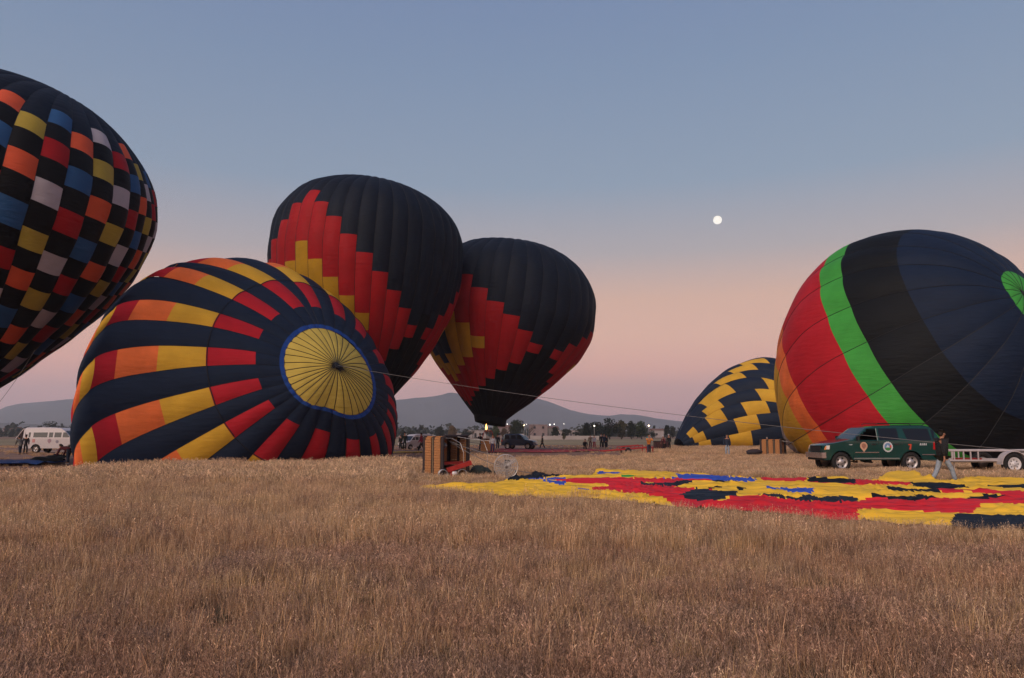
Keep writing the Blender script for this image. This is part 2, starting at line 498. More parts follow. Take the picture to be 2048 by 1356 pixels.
class Balloon:
    def __init__(s, name, key, label, seams, c=None, tref=0.4, lie=False, amp=0.10, group=None, tmax=1.0, tmin=0.0, tape=0.02, droop=None, nsign=1):
        s.p = PAR[key]
        s.lie, s.amp, s.tape = lie, amp, tape
        s.seams = list(seams)
        s.n = len(seams)
        s.c = c or (lambda phi, T: 0.0*T)
        s.tref = tref
        s.tmin, s.tmax = tmin, tmax
        P = surf(s.p, np.array([0.5]), np.array([0.0]))[0]
        C = s.p[:3]
        # outward sign of the normal
        Nn = normal_of(s.p, np.array([0.5]), np.array([0.0]))[0]
        m = surf(s.p, np.full(24, .5), np.linspace(0, 2*np.pi, 24, endpoint=False)).mean(0)
        s.sgn = 1 if np.dot(Nn, P-m) > 0 else -1
        s.base = Vector((float(m[0]), float(m[1]), 0))
        s.root = empty(name, s.base, 0, label, 'balloon', group)
        s.disp = None
    def seam(s, i, T):
        k = i % s.n
        phi = s.seams[k] + 360 * (i // s.n)
        return np.radians(phi + s.c(s.seams[k] % 360, T))
    def pts(s, i, F_, T):
        """gore i, fraction F_ across, T down"""
        a = s.seam(i, T); b = s.seam(i+1, T)
        PHI = a + (b-a)*F_
        P = surf(s.p, T, PHI)
        r, _ = profile(T, s.p[6], s.p[7], s.p[12], s.p[8], s.p[9])
        w = s.p[5]*np.abs(r)*(b-a)
        N = normal_of(s.p, T, PHI)*s.sgn
        bulge = (np.sin(np.pi*F_)**0.8 - 0.8)*s.amp*np.minimum(w, 3.0)
        P = P + N*bulge[..., None]
        # slow irregularity of a soft envelope
        irr = 0.10*np.sin(P[..., 0]*0.9+P[..., 2]*1.3)*np.sin(P[..., 1]*0.8+P[..., 2]*0.7+1.7)
        P = P + N*(irr*np.clip(w, 0, 1))[..., None]*0.6
        if s.disp is not None: P = P + s.disp(T)
        if s.lie:
            low = P[..., 2] < 0.03
            P[..., 2] = np.where(low, 0.03 + 0.0*P[..., 2], P[..., 2])
        return P - np.array(s.base)
    def patch(s, i, t0, t1, color, nf=6, name='panel', dt=0.022, parent=None):
        nt = max(2, int(math.ceil((t1-t0)/dt))+1)
        T, Fr = np.meshgrid(np.linspace(t0, t1, nt), np.linspace(0, 1, nf+1), indexing='ij')
        P = s.pts(i, Fr, T).reshape(-1, 3)
        fs_ = []
        for a in range(nt-1):
            for b in range(nf):
                q = a*(nf+1)+b
                fs_.append((q, q+nf+1, q+nf+2, q+1) if s.sgn > 0 else (q, q+1, q+nf+2, q+nf+1))
        return obj(name, P.tolist(), fs_, F[color], parent or s.root, smooth=True)
    def gore(s, i, runs):
        """runs: list of (t_end, colour) from tmin down"""
        t = s.tmin
        out = []
        for te, c in runs:
            te = min(te, s.tmax)
            if te - t > 1e-4: out.append((t, te, c))
            t = max(t, te)
        merged = []
        for r in out:
            if merged and merged[-1][2] == r[2]: merged[-1] = (merged[-1][0], r[1], r[2])
            else: merged.append(r)
        if len(merged) == 1:
            s.patch(i, *merged[0], name='gore')
        else:
            for r in merged: s.patch(i, *r)
    def gore_joined(s, i, runs, dt=0.022):
        """a gore on the far side: one mesh, its colours as material slots"""
        ts = list(np.linspace(s.tmin, s.tmax, 50))
        for te, c in runs: ts.append(min(te, s.tmax))
        ts = sorted(set(round(float(x), 5) for x in ts if s.tmin <= x <= s.tmax))
        T, Fr = np.meshgrid(np.array(ts), np.linspace(0, 1, 5), indexing='ij')
        P = s.pts(i, Fr, T).reshape(-1, 3)
        cols = []
        for te, c in runs:
            if c not in cols: cols.append(c)
        fs_, mi = [], []
        for a in range(len(ts)-1):
            tm = (ts[a]+ts[a+1])/2
            col = runs[-1][1]
            for te, c in runs:
                if tm < te: col = c; break
            for b in range(4):
                q = a*5+b
                fs_.append((q, q+5, q+6, q+1) if s.sgn > 0 else (q, q+1, q+6, q+5))
                mi.append(cols.index(col))
        return obj('gore', P.tolist(), fs_, [F[c] for c in cols], s.root, smooth=True, midx=mi)
    def tapes(s, r=0.02, t0=None, t1=None, name='seam_crease_tape', m=None, which=None):
        for i in (which if which is not None else range(s.n)):
            T = np.linspace(s.tmin if t0 is None else t0, s.tmax if t1 is None else t1, 60)
            P = s.pts(i, np.zeros_like(T), T)
            N = normal_of(s.p, T, s.seam(i, T))*s.sgn
            P = P + N*0.006
            MB().tube([tuple(x) for x in P], r, 4).build(name, m or M_tape, s.root)
    def hoop(s, t, r=0.03, name='seam_band', m=None):
        pts = []
        for i in range(s.n):
            fr = np.linspace(0, 1, 6, endpoint=False)
            P = s.pts(i, fr, np.full_like(fr, t))
            N = normal_of(s.p, np.full_like(fr, t), s.seam(i, np.full_like(fr, t)))*s.sgn
            pts += [tuple(x) for x in P+N*0.01]
        pts.append(pts[0])
        return MB().tube(pts, r, 4, cap=False).build(name, m or M_tape, s.root)

def interp_c(tab, tref, tlo, thi):
    tab = sorted(tab)
    xs = np.array([a for a, b in tab], float); ys = np.array([b for a, b in tab], float)
    xs = np.concatenate([xs[-1:]-360, xs, xs[:1]+360]); ys = np.concatenate([ys[-1:], ys, ys[:1]])
    return lambda phi, T: float(np.interp(phi, xs, ys))*(np.clip(T, tlo, thi)-tref)

# -- the leaning checkered balloon at the left edge
seams1 = [-28, -18.5, -9.5, -0.5, 7.8, 15.8, 24.9, 34.8, 48, 60, 72, 84]
x = 94.
while x < 325: seams1.append(x); x += 9.9
b1 = Balloon('hot_air_balloon', 'B1', 'black balloon checked in red, orange, yellow, white and blue, leaning at the left edge', seams1,
             interp_c([(0, 40), (8, 35), (16, 28), (25, 24), (35, 13), (48, 12), (60, 8), (90, 0), (270, 0), (340, 45)], .4, .05, .8), amp=0.13)
cyc = ['coral', 'azure', 'deep', 'white', 'gold']
rows1 = [.197, .24, .283, .326, .367, .407, .443, .478, .514, .55, .588, .628, .668, .71, .752, .795, .838]
start1 = {-4: (1, 2), -3: (2, 1), -2: (1, 0), -1: (2, 4), 0: (1, 1), 1: (2, 0), 2: (1, 3), 3: (2, 2), 4: (1, 0), 5: (2, 4), 6: (3, 3), 7: (2, 1)}
def tilt1(phi): return float(np.interp(phi, [-28, -10, 7.8, 16, 25, 35, 48, 70], [.045, .03, .014, .002, -.003, -.008, -.016, -.02]))
for i in range(len(seams1)):
    n = i - 4
    mid = seams1[i] if i < 12 else 70
    j0, ci = start1.get(n, (1 + n % 2, (n*2) % 5))
    ti = tilt1(mid + 4)
    runs = [(rows1[j0-1] + ti, 'night')]
    j = j0
    while j < len(rows1)-1:
        runs.append((rows1[j] + ti, cyc[ci % 5]))
        runs.append((rows1[min(j+1, len(rows1)-1)] + ti, 'black'))
        j += 2; ci += 1
    runs.append((1.0, 'black'))
    if -4 <= n <= 8: b1.gore(i, runs)
    else: b1.gore_joined(i, runs)
# mouth hardware and the basket of the checkered balloon lie outside the picture; its crown line comes down to the ground
# -- twin diamond balloons
def diamond_runs(k, tops, bots, yt, yb, blt=None):
    if k == 0: return [(.66, 'night'), (1.0, 'dark')]
    rt, rb = tops[k-1], bots[k-1]
    runs = [(rt, 'night')]
    if k >= 5:
        y0, y1 = yt[k-5], yb[k-5]
        runs.append((y0, 'deep'))
        if k >= 8 and blt:
            b0, b1_ = blt[k-8]
            runs += [(b0, 'gold2'), (b1_, 'dblue'), (y1, 'gold2')]
        else: runs.append((y1, 'gold2'))
    runs.append((rb, 'deep'))
    runs.append((1.0, 'dark'))
    return runs
F['gold2'] = fab('golden', (0.50, 0.27, 0.018))
seams3 = [9.0*i for i in range(40)]
b3 = Balloon('hot_air_balloon', 'B3', 'tall navy balloon with stepped red and yellow diamonds, rising behind the striped one', seams3, amp=0.11)
tops3 = [.70, .651, .601, .549, .495, .448, .415, .372, .32]
bots3 = [.738, .777, .815, .85, .88, .91, .935, .955, .975]
for g in range(40):
    k = abs((g-17+9) % 18 - 9)
    runs = diamond_runs(k, tops3, bots3, [.674, .625, .572, .519, .464], [.725, .767, .80, .84, .87], [(.63, .76), (.58, .80)])
    runs = [(te, c) for te, c in runs]
    (b3.gore if 5 <= g <= 22 else b3.gore_joined)(g, runs)
b3.tapes(0.016, 0.0, 0.95, which=range(5, 24))  # black seam tapes, also painting in the crease shade between gores
seams4 = [9.3 + 360/34*(i-8) for i in range(34)]
b4 = Balloon('hot_air_balloon', 'B4', 'upright navy balloon with stepped red blocks, its burner lit above its basket', seams4, amp=0.09)
for g in range(34):
    k = abs((g-13+9) % 18 - 9)
    runs = diamond_runs(k, [.648, .601, .544, .491, .445, .416, .37, .33, .28], [.69, .75, .79, .834, .87, .895, .92, .94, .96], [.657, .601, .55, .50, .45], [.707, .75, .787, .823, .855], [(.60, .735), (.55, .775)])
    (b4.gore if 2 <= g <= 19 else b4.gore_joined)(g, runs)

b4.tapes(0.011, 0.0, 0.97, which=range(2, 21))  # thin seam tapes whose black doubles as shade in the gore creases
b1.tapes(0.009, 0.0, 0.97, which=range(0, 13))  # faint seam tapes, their dark colour standing in for crease shading too
# -- the striped balloon lying with its yellow crown towards the camera
reds2 = [(1.5, 14), (26.5, 38), (50.2, 60), (70.9, 80.3), (89.8, 98.2), (106.8, 115.5), (128.5, 144), (166, 190), (209, 222.5), (232.5, 240), (247.5, 253.5), (258.5, 262.5), (267, 272), (277.5, 284), (290, 298), (306, 314), (321.5, 330), (340, 351)]
seams2 = [v for pr in reds2 for v in pr]
b2 = Balloon('hot_air_balloon', 'B2', 'balloon lying on its side, navy striped with yellow, orange and red around a yellow crown', seams2,
             interp_c([(0, 80), (13, 110), (27, 75), (38, 62), (50, 70), (75, 44), (94, 31), (108, 30), (118, 38), (142, 45), (180, 20), (210, 0), (320, 0), (340, -5), (351, 25)], .2, .09, .62), .2, lie=True, amp=0.085, tmin=0.0795)
T_V = 0.0795
for i in range(36):
    if i % 2 == 0:
        b2.gore(i, [(.087, 'blue'), (.125, 'navy'), (.202, 'red'), (.282, 'yellow'), (.367, 'orange'), (.445, 'red'), (.516, 'yellow'), (.58, 'orange'), (.65, 'red'), (.72, 'yellow'), (.80, 'orange'), (1.0, 'navy')])
    else:
        b2.gore(i, [(.087, 'blue'), (1.0, 'navy')])
b2.tapes(0.013, 0.087, 0.9)
b2.hoop(0.2005, 0.028)
def vent(bal, tv, c_px, depth, color, rs, spoke_r, npx, rough=0.0, nspoke=None):
    """the round top panel: a pulled-in disc, cut in sectors, with its dark centre lines"""
    p = bal.p
    n = nspoke or bal.n
    c0 = surf(p, np.array([0.0]), np.array([0.0]))[0]
    if bal.lie: pass
    target = np.array(at(c_px[0], c_px[1], depth(c0)))
    d = target - c0
    ph_edges = np.radians(np.array(bal.seams + [bal.seams[0]+360])) if nspoke is None else np.linspace(0, 2*np.pi, n+1)
    NR, NA = 12, 4
    spokes = MB()
    def P_at(phi, s_, mid):
        """s_ 0 centre .. 1 edge"""
        edge = 1.0 + rough*(0.5*math.sin(3*phi+0.6) + 0.35*math.sin(5*phi+2.0) + 0.25*math.sin(9*phi))
        T = tv*s_*edge
        q = surf(p, np.array([T]), np.array([phi]))[0]
        N = normal_of(p, np.array([max(T, .01)]), np.array([phi]))[0]*bal.sgn
        k = (1-s_)
        q = q + d*k*(1.0)
        q = q + N*(rs*mid*math.sin(math.pi*min(1, s_*1.0))*s_**0.5 - 0.16*k*k - 0.02 + 0.10*s_*(1-s_)) 
        return q - np.array(bal.base)
    for i in range(n):
        vs_ = []; fs_ = []
        for a in range(NR+1):
            s_ = a/NR
            for b_ in range(NA+1):
                f = b_/NA
                phi = ph_edges[i]+(ph_edges[i+1]-ph_edges[i])*f
                sc = 1.0-0.012*(1-math.sin(math.pi*f)) if a == NR else 1.0
                vs_.append(P_at(phi, s_*sc, math.sin(math.pi*f)))
        for a in range(NR):
            for b_ in range(NA):
                q = a*(NA+1)+b_
                fs_.append((q, q+NA+1, q+NA+2, q+1))
        obj('vent_panel', vs_, fs_, F[color], bal.root, smooth=True)
        ln = [tuple(P_at(ph_edges[i], s_, 0) + 0*d) for s_ in np.linspace(0.0, 1.0, 12)]
        N = normal_of(p, np.array([.03]), np.array([ph_edges[i]]))[0]*bal.sgn
        ln = [tuple(np.array(v)+N*0.012) for v in ln]
        MB().tube(ln, spoke_r, 4).build('vent_line', M_tape, bal.root)
    cN = normal_of(p, np.array([.02]), np.array([0.]))[0]*bal.sgn
    cc = P_at(0.0, 0.0, 0)+cN*0.05
    MB().lathe([(0.16, -0.03), (0.19, 0.0), (0.14, 0.03), (0.05, 0.05)], 12, Vector(cN).to_track_quat('Z', 'Y').to_matrix(), cc).build('crown_ring', M_tape, bal.root)
    return Vector(cc) + bal.base
crown2 = vent(b2, T_V*1.0, (677, 729), lambda c: c[1]-0.1, 'cream', 0.03, 0.019, None, rough=0.02)

# -- the small zigzag balloon in the distance
seams5 = [214, 230, 246, 263, 282, 297, 310, 323.5, 342] + [358+16.0*i for i in range(14)]
b5 = Balloon('hot_air_balloon', 'B5', 'navy balloon with yellow zigzag blocks lying behind the big rainbow banded balloon', seams5,
             interp_c([(214, -120), (246, -180), (263, -165), (282, -105), (297, -95), (310, -45), (323.5, 0), (342, 0), (90, 0), (180, -60)], .6, .3, .9), .6, lie=True, amp=0.10)
Y5 = 'yellow'
runs5 = {0: [(.43, 'navy'), (.535, Y5), (1, 'navy')], 1: [(.515, 'navy'), (.61, Y5), (1, 'navy')], 2: [(.595, 'navy'), (.70, Y5), (1, 'navy')],
         3: [(.54, Y5), (.685, 'navy'), (.82, Y5), (1, 'navy')], 4: [(.605, Y5), (.77, 'navy'), (.85, Y5), (1, 'navy')],
         5: [(.59, 'navy'), (.70, Y5), (.79, 'navy'), (.865, Y5), (.925, 'navy'), (.965, Y5), (1, 'navy')], 6: [(.66, 'navy'), (.765, Y5), (.905, 'navy'), (.955, Y5), (1, 'navy')],
         7: [(.71, 'navy'), (.81, Y5), (.89, 'navy'), (.94, Y5), (1, 'navy')], 8: [(.76, 'navy'), (.83, Y5), (1, 'navy')]}
for i in range(len(seams5)):
    if i in runs5: b5.gore(i, runs5[i])
    else: b5.gore_joined(i, [(.5+.03*(i % 4), 'navy'), (.6+.03*(i % 4), Y5), (1, 'navy')])

# -- the big rainbow banded balloon at the right
seams6 = [140, 156.5, 177, 201, 226, 248, 270, 292, 314, 337, 360, 382, 404, 426, 447, 466, 484]
b6 = Balloon('hot_air_balloon', 'B6', 'huge balloon lying on its side, banded yellow, orange, red, green and black, with navy top', seams6, None, .43, lie=True, amp=0.05, tmin=0.058)
for i in range(len(seams6)):
    b6.gore(i, [(.256, 'navy6'), (.371, 'dark'), (.431, 'green'), (.646, 'red'), (.724, 'orange'), (.925, 'yellow'), (1.0, 'white')])
b6.tapes(0.024, 0.06, 0.99)
crown6 = vent(b6, 0.060, (2050, 583), lambda c: c[1]+0.2, 'green', 0.05, 0.016, None)
# skirt, burner and basket under the upright balloon
def ring_of(bal, t):
    P = surf(bal.p, np.full(34, t), np.linspace(0, 2*np.pi, 34, endpoint=False))
    return P - np.array(bal.base)
P = ring_of(b4, 1.0)
cm = P.mean(0)
q = []
for k in range(2):
    for v in P:
        w = v.copy()
        if k: w = cm + (v-cm)*0.93; w[2] = v[2]-0.62
        q.append(w)
obj('skirt', q, [(i, (i+1) % 34, 34+(i+1) % 34, 34+i) for i in range(34)], F['dark'], b4.root, smooth=True)
mouth4 = Vector(cm) + b4.base

# ------------------------------------------------------------------ the flat envelope spread out on the grass
FZ = 0.20
def zA(L): return [(800+x/3.2, 900+y/3.2) for x, y in L]
def zB(L): return [(1400+x/3.1605, 900+y/3.1605) for x, y in L]
outline = zA([(80, 230), (150, 212), (400, 205), (640, 197), (660, 180), (700, 160), (830, 150), (850, 120), (930, 145), (1100, 155), (1200, 158), (1270, 140), (1400, 142), (1500, 130), (1640, 125), (1700, 138), (1900, 140)]) + \
    zB([(0, 142), (130, 150), (330, 158), (670, 168), (820, 165), (900, 165), (1000, 180), (1080, 183), (1180, 155), (1280, 142), (1350, 155), (1430, 180), (1520, 188), (1620, 188), (1680, 163), (1760, 168), (2048, 180), (2300, 185), (2900, 200), (2900, 500), (2048, 460), (1700, 458), (1590, 448), (1560, 442), (1300, 435), (1030, 405),
        (1000, 410), (850, 410), (600, 377), (300, 358), (0, 337)]) + zA([(1850, 345), (1730, 330), (1580, 315), (1430, 300), (1280, 290), (1130, 275), (1030, 282), (900, 280), (830, 268), (730, 275), (640, 268), (480, 255), (320, 232), (180, 222)])
PATCH = [
    ('black', zA([(610, 190), (640, 160), (700, 150), (830, 148), (850, 118), (930, 142), (1100, 153), (1230, 158), (1100, 162), (930, 170), (900, 182), (820, 186), (700, 190)])),
    ('royal', zA([(820, 178), (930, 178), (1060, 172), (1060, 184), (930, 188), (830, 186)])),
    ('royal', zA([(1270, 138), (1420, 141), (1390, 155), (1265, 158)])),
    ('green', zA([(1380, 163), (1510, 160), (1500, 170), (1390, 170)])),
    ('royal', zA([(1510, 179), (1700, 180), (1690, 193), (1520, 190)])),
    ('royal', zA([(1770, 151), (2070, 165), (2070, 192), (1990, 190), (1980, 182), (1790, 187), (1730, 178), (1770, 172)])),
    ('scarlet', zA([(985, 184), (1100, 180), (1340, 176), (1540, 180), (1880, 183), (2060, 190), (2060, 262), (1780, 285), (2060, 330), (2060, 420), (1860, 420), (1730, 332), (1690, 310), (1560, 275), (1430, 274), (1430, 262), (1240, 250), (1240, 236), (1340, 232), (1290, 212), (1080, 205), (1010, 196)])),
    ('royal', zA([(918, 195), (1075, 203), (1055, 229), (960, 212)])),
    ('royal', zA([(1120, 238), (1215, 246), (1210, 254), (1150, 248)])),
    ('dark', zA([(1540, 208), (1760, 206), (1800, 198), (1980, 195), (1860, 215), (1780, 229), (1560, 222)])),
    ('yellow', zA([(1570, 202), (1640, 207), (1590, 213)])),
    ('bright', zA([(1750, 235), (1820, 220), (1890, 198), (2060, 203), (2060, 266), (1990, 250), (1910, 245)])),
    ('dark', zA([(1780, 285), (1850, 262), (1900, 243), (2060, 262), (2060, 326), (1830, 312)])),
    ('royal', zB([(0, 165), (70, 160), (130, 160), (380, 185), (300, 200), (90, 190), (0, 178)])),
    ('scarlet', zB([(130, 150), (330, 158), (670, 168), (670, 202), (390, 190), (380, 172), (130, 160)])),
    ('black', zB([(0, 188), (240, 200), (230, 210), (0, 197)])),
    ('black', zB([(675, 170), (860, 182), (985, 185), (985, 212), (690, 198)])),
    ('scarlet', zB([(985, 187), (1330, 204), (1330, 222), (1200, 216), (1000, 214), (985, 220), (690, 206), (690, 197), (985, 212)])),
    ('black', zB([(1335, 206), (1550, 207), (1680, 220), (1692, 238), (1480, 240), (1340, 226)])),
    ('black', zB([(1175, 228), (1330, 242), (1530, 250), (1520, 264), (1190, 258)])),
    ('scarlet', zB([(1500, 238), (1720, 245), (2048, 258), (2400, 265), (2400, 345), (1780, 340), (1720, 395), (1350, 382), (1130, 367), (1000, 377), (1000, 440), (850, 440), (600, 440), (300, 420), (0, 420), (-20, 360), (160, 320), (200, 290), (370, 285), (640, 320), (980, 328), (1070, 300), (1360, 315), (1500, 297), (1650, 306), (1930, 297), (1880, 277), (1700, 264), (1530, 265)])),
    ('dark', zB([(370, 280), (480, 277), (600, 303), (680, 282), (760, 300), (880, 290), (1000, 298), (985, 328), (640, 320)])),
    ('dark', zB([(-20, 238), (80, 252), (160, 262), (240, 262), (240, 287), (160, 302), (-20, 326)])),
    ('black', zB([(60, 240), (110, 226), (150, 238), (110, 236), (80, 248)])),
    ('black', zB([(240, 232), (300, 238), (250, 258)])),
    ('royal', zB([(416, 226), (470, 238), (560, 236), (725, 240), (722, 270), (600, 265), (500, 248), (430, 242)])),
    ('black', zB([(1090, 275), (1200, 288), (1350, 292), (1370, 280), (1510, 297), (1360, 320), (1200, 306), (1080, 296)])),
    ('black', zB([(1680, 296), (1800, 281), (1930, 287), (1910, 300), (1700, 307)])),
    ('black', zB([(1750, 219), (1890, 222), (2048, 216), (2400, 222), (2400, 244), (2048, 240), (1900, 237)])),
    ('bright', zB([(1000, 377), (1010, 372), (1130, 366), (1350, 382), (1690, 395), (1600, 440), (1560, 500), (1300, 500), (1000, 500), (1000, 408)])),
    ('bright', zB([(1780, 336), (1900, 333), (2048, 345), (2400, 350), (2400, 412), (2048, 410), (1700, 400), (1730, 385)])),
    ('dark', zB([(1620, 402), (2048, 412), (2400, 415), (2400, 560), (2048, 560), (1570, 560), (1590, 436)])),
]
def inside(px, py, poly):
    c = np.zeros(px.shape, bool)
    n = len(poly)
    for i in range(n):
        x0, y0 = poly[i]; x1, y1 = poly[(i+1) % n]
        if y0 == y1: continue
        cond = ((y0 > py) != (y1 > py)) & (px < (x1-x0)*(py-y0)/(y1-y0)+x0)
        c ^= cond
    return c
LAID = dict(bright=(0.80, 0.48, 0.04), scarlet=(0.60, 0.022, 0.032), royal=(0.035, 0.085, 0.42), green=(0.055, 0.34, 0.055), yellow=(0.70, 0.40, 0.035), dark=(0.016, 0.022, 0.032), black=(0.008, 0.010, 0.014))
def build_fabric():
    CX, CY = 0.045, 0.04
    xs = np.arange(-5.5, 21.5, CX)
    # finer towards the camera, coarser away
    ys = [12.0]
    while ys[-1] < 34: ys.append(ys[-1] + CY * (ys[-1] / 14.0) ** 1.2)
    ys = np.array(ys)
    X, Y = np.meshgrid(xs, ys, indexing='ij')
    Yw = Y + 0.35*np.sin(X*0.7+1)*np.exp(-((Y-20)/8)**2)
    cx_, cy_ = (X[:-1, :-1]+X[1:, 1:])/2, (Y[:-1, :-1]+Y[1:, 1:])/2
    ins0 = inside(*project(cx_, cy_, np.full_like(cx_, FZ)), outline)
    ins = ins0
    # height field: long soft folds lying across the view, air pockets, and the hem falling to the ground
    d = ins.astype(float)
    e = d.copy()
    for _ in range(5):
        p = np.pad(e, 1, mode='edge')
        e = np.minimum.reduce([p[1:-1, 1:-1], p[:-2, 1:-1], p[2:, 1:-1], p[1:-1, :-2], p[1:-1, 2:]])*0.5 + (p[:-2, 1:-1]+p[2:, 1:-1]+p[1:-1, :-2]+p[1:-1, 2:])/8
    ec = np.zeros_like(X)
    ec[:-1, :-1] = e; ec[-1] = ec[-2]; ec[:, -1] = ec[:, -2]
    def rid(x_, y_, a, b, ph): return 1-np.abs(np.sin(x_*a+y_*b+ph))
    warp = 0.6*np.sin(X*0.45+Y*0.2)+0.3*np.sin(X*1.3-0.5*Y)
    H = 0.09*rid(X, Y+warp*.7, 0.10, 2.1, 0)**6 + 0.075*rid(X, Y-warp*0.6, -0.16, 3.7, 1)**6 + 0.04*rid(X, Y+warp*1.2, 0.35, 7.3, 2)**4 + 0.016*rid(X, Y+warp, 0.9, 14.3, 2)**2 + 0.02*rid(X, Y-warp, 1.9, 4.3, 2)**4
    H += 0.035*np.sin(X*0.8+1)*np.sin(Y*0.55+2)
    H += 0.007*rid(X+0.4*np.sin(Y*2), Y, 3.3, 2.2, .5)**2
    H += 0.22*np.exp(-((X-14.3)/1.3)**2-((Y-26.6)/1.6)**2) + 0.12*np.exp(-((X-3.5)/2.5)**2-((Y-29.5)/1.0)**2) + 0.12*np.exp(-((X-18)/1.5)**2-((Y-25.5)/1.5)**2)
    Z = FZ - 0.075 + H*np.clip(ec*1.6, 0, 1) - 0.03*(1-np.clip(ec, 0, 1))
    Zc = (Z[:-1, :-1]+Z[1:, 1:])/2
    px, py = project(cx_, cy_, FZ-0.02+(Zc-FZ+0.02)*0.85)
    py = py + 0.5*np.sin(cx_*1.1+cy_*1.3)
    px = px + 2.0*np.sin(cy_*5.0+cx_)
    ids = np.where(ins, 0, -1)
    for k, (c, poly) in enumerate(PATCH):
        ids[ins & inside(px, py, poly)] = k+1
    V = np.stack([X, Yw*0+Y, Z], -1)
    ny = len(ys)
    base = at(1500, 990, 20)
    root = empty('deflated_envelope', (base.x, 20, 0), 0, 'deflated balloon envelope of yellow, red, black and blue panels spread flat on the grass', 'balloon')
    cols = ['bright'] + [c for c, _ in PATCH]
    idx = np.arange(X.size).reshape(X.shape)
    off = np.array([base.x, 20, 0])
    for k in range(len(cols)):
        sel = np.argwhere(ids == k)
        if len(sel) < 4: continue
        i, j = sel[:, 0], sel[:, 1]
        q = np.stack([idx[i, j], idx[i+1, j], idx[i+1, j+1], idx[i, j+1]], 1)
        u, inv = np.unique(q, return_inverse=True)
        inv = inv.reshape(q.shape)
        me = bpy.data.meshes.new('cloth_panel')
        vv = V.reshape(-1, 3)[u]-off
        me.from_pydata(vv.tolist(), [], inv.tolist())
        me.materials.append(laid(cols[k], LAID[cols[k]]))
        me.polygons.foreach_set('use_smooth', [True]*len(me.polygons))
        me.update()
        o = link_mesh('cloth_panel', me, root)
    return root
build_fabric()
F_OUT = outline

# ------------------------------------------------------------------ people
def grow(name, verts, edges, radii, m, parent=None, levels=1, root=0, flat=None):
    """a single skinned surface grown round connected joints"""
    me = bpy.data.meshes.new(name+'_bones')
    me.from_pydata([tuple(v) for v in verts], edges, [])
    o = bpy.data.objects.new(name, me)
    COL.objects.link(o)
    sk = o.modifiers.new('skin', 'SKIN')
    sk.use_smooth_shade = True
    sk.branch_smoothing = 0.6
    if not me.skin_vertices:
        bpy.context.view_layer.update()
    sd = me.skin_vertices[0].data if me.skin_vertices else None
    for i, r in enumerate(radii):
        rr = r if isinstance(r, tuple) else (r, r)
        sd[i].radius = rr
        sd[i].use_root = (i == root)
    if levels:
        ss = o.modifiers.new('sub', 'SUBSURF')
        ss.levels = levels
        ss.render_levels = levels
    bpy.context.view_layer.update()
    dg = bpy.context.evaluated_depsgraph_get()
    new = bpy.data.meshes.new_from_object(o.evaluated_get(dg))
    new.name = name
    o.modifiers.clear()
    o.data = new
    bpy.data.meshes.remove(me)
    new.materials.clear()
    new.materials.append(m)
    new.polygons.foreach_set('use_smooth', [True]*len(new.polygons))
    o.parent = parent
    return o

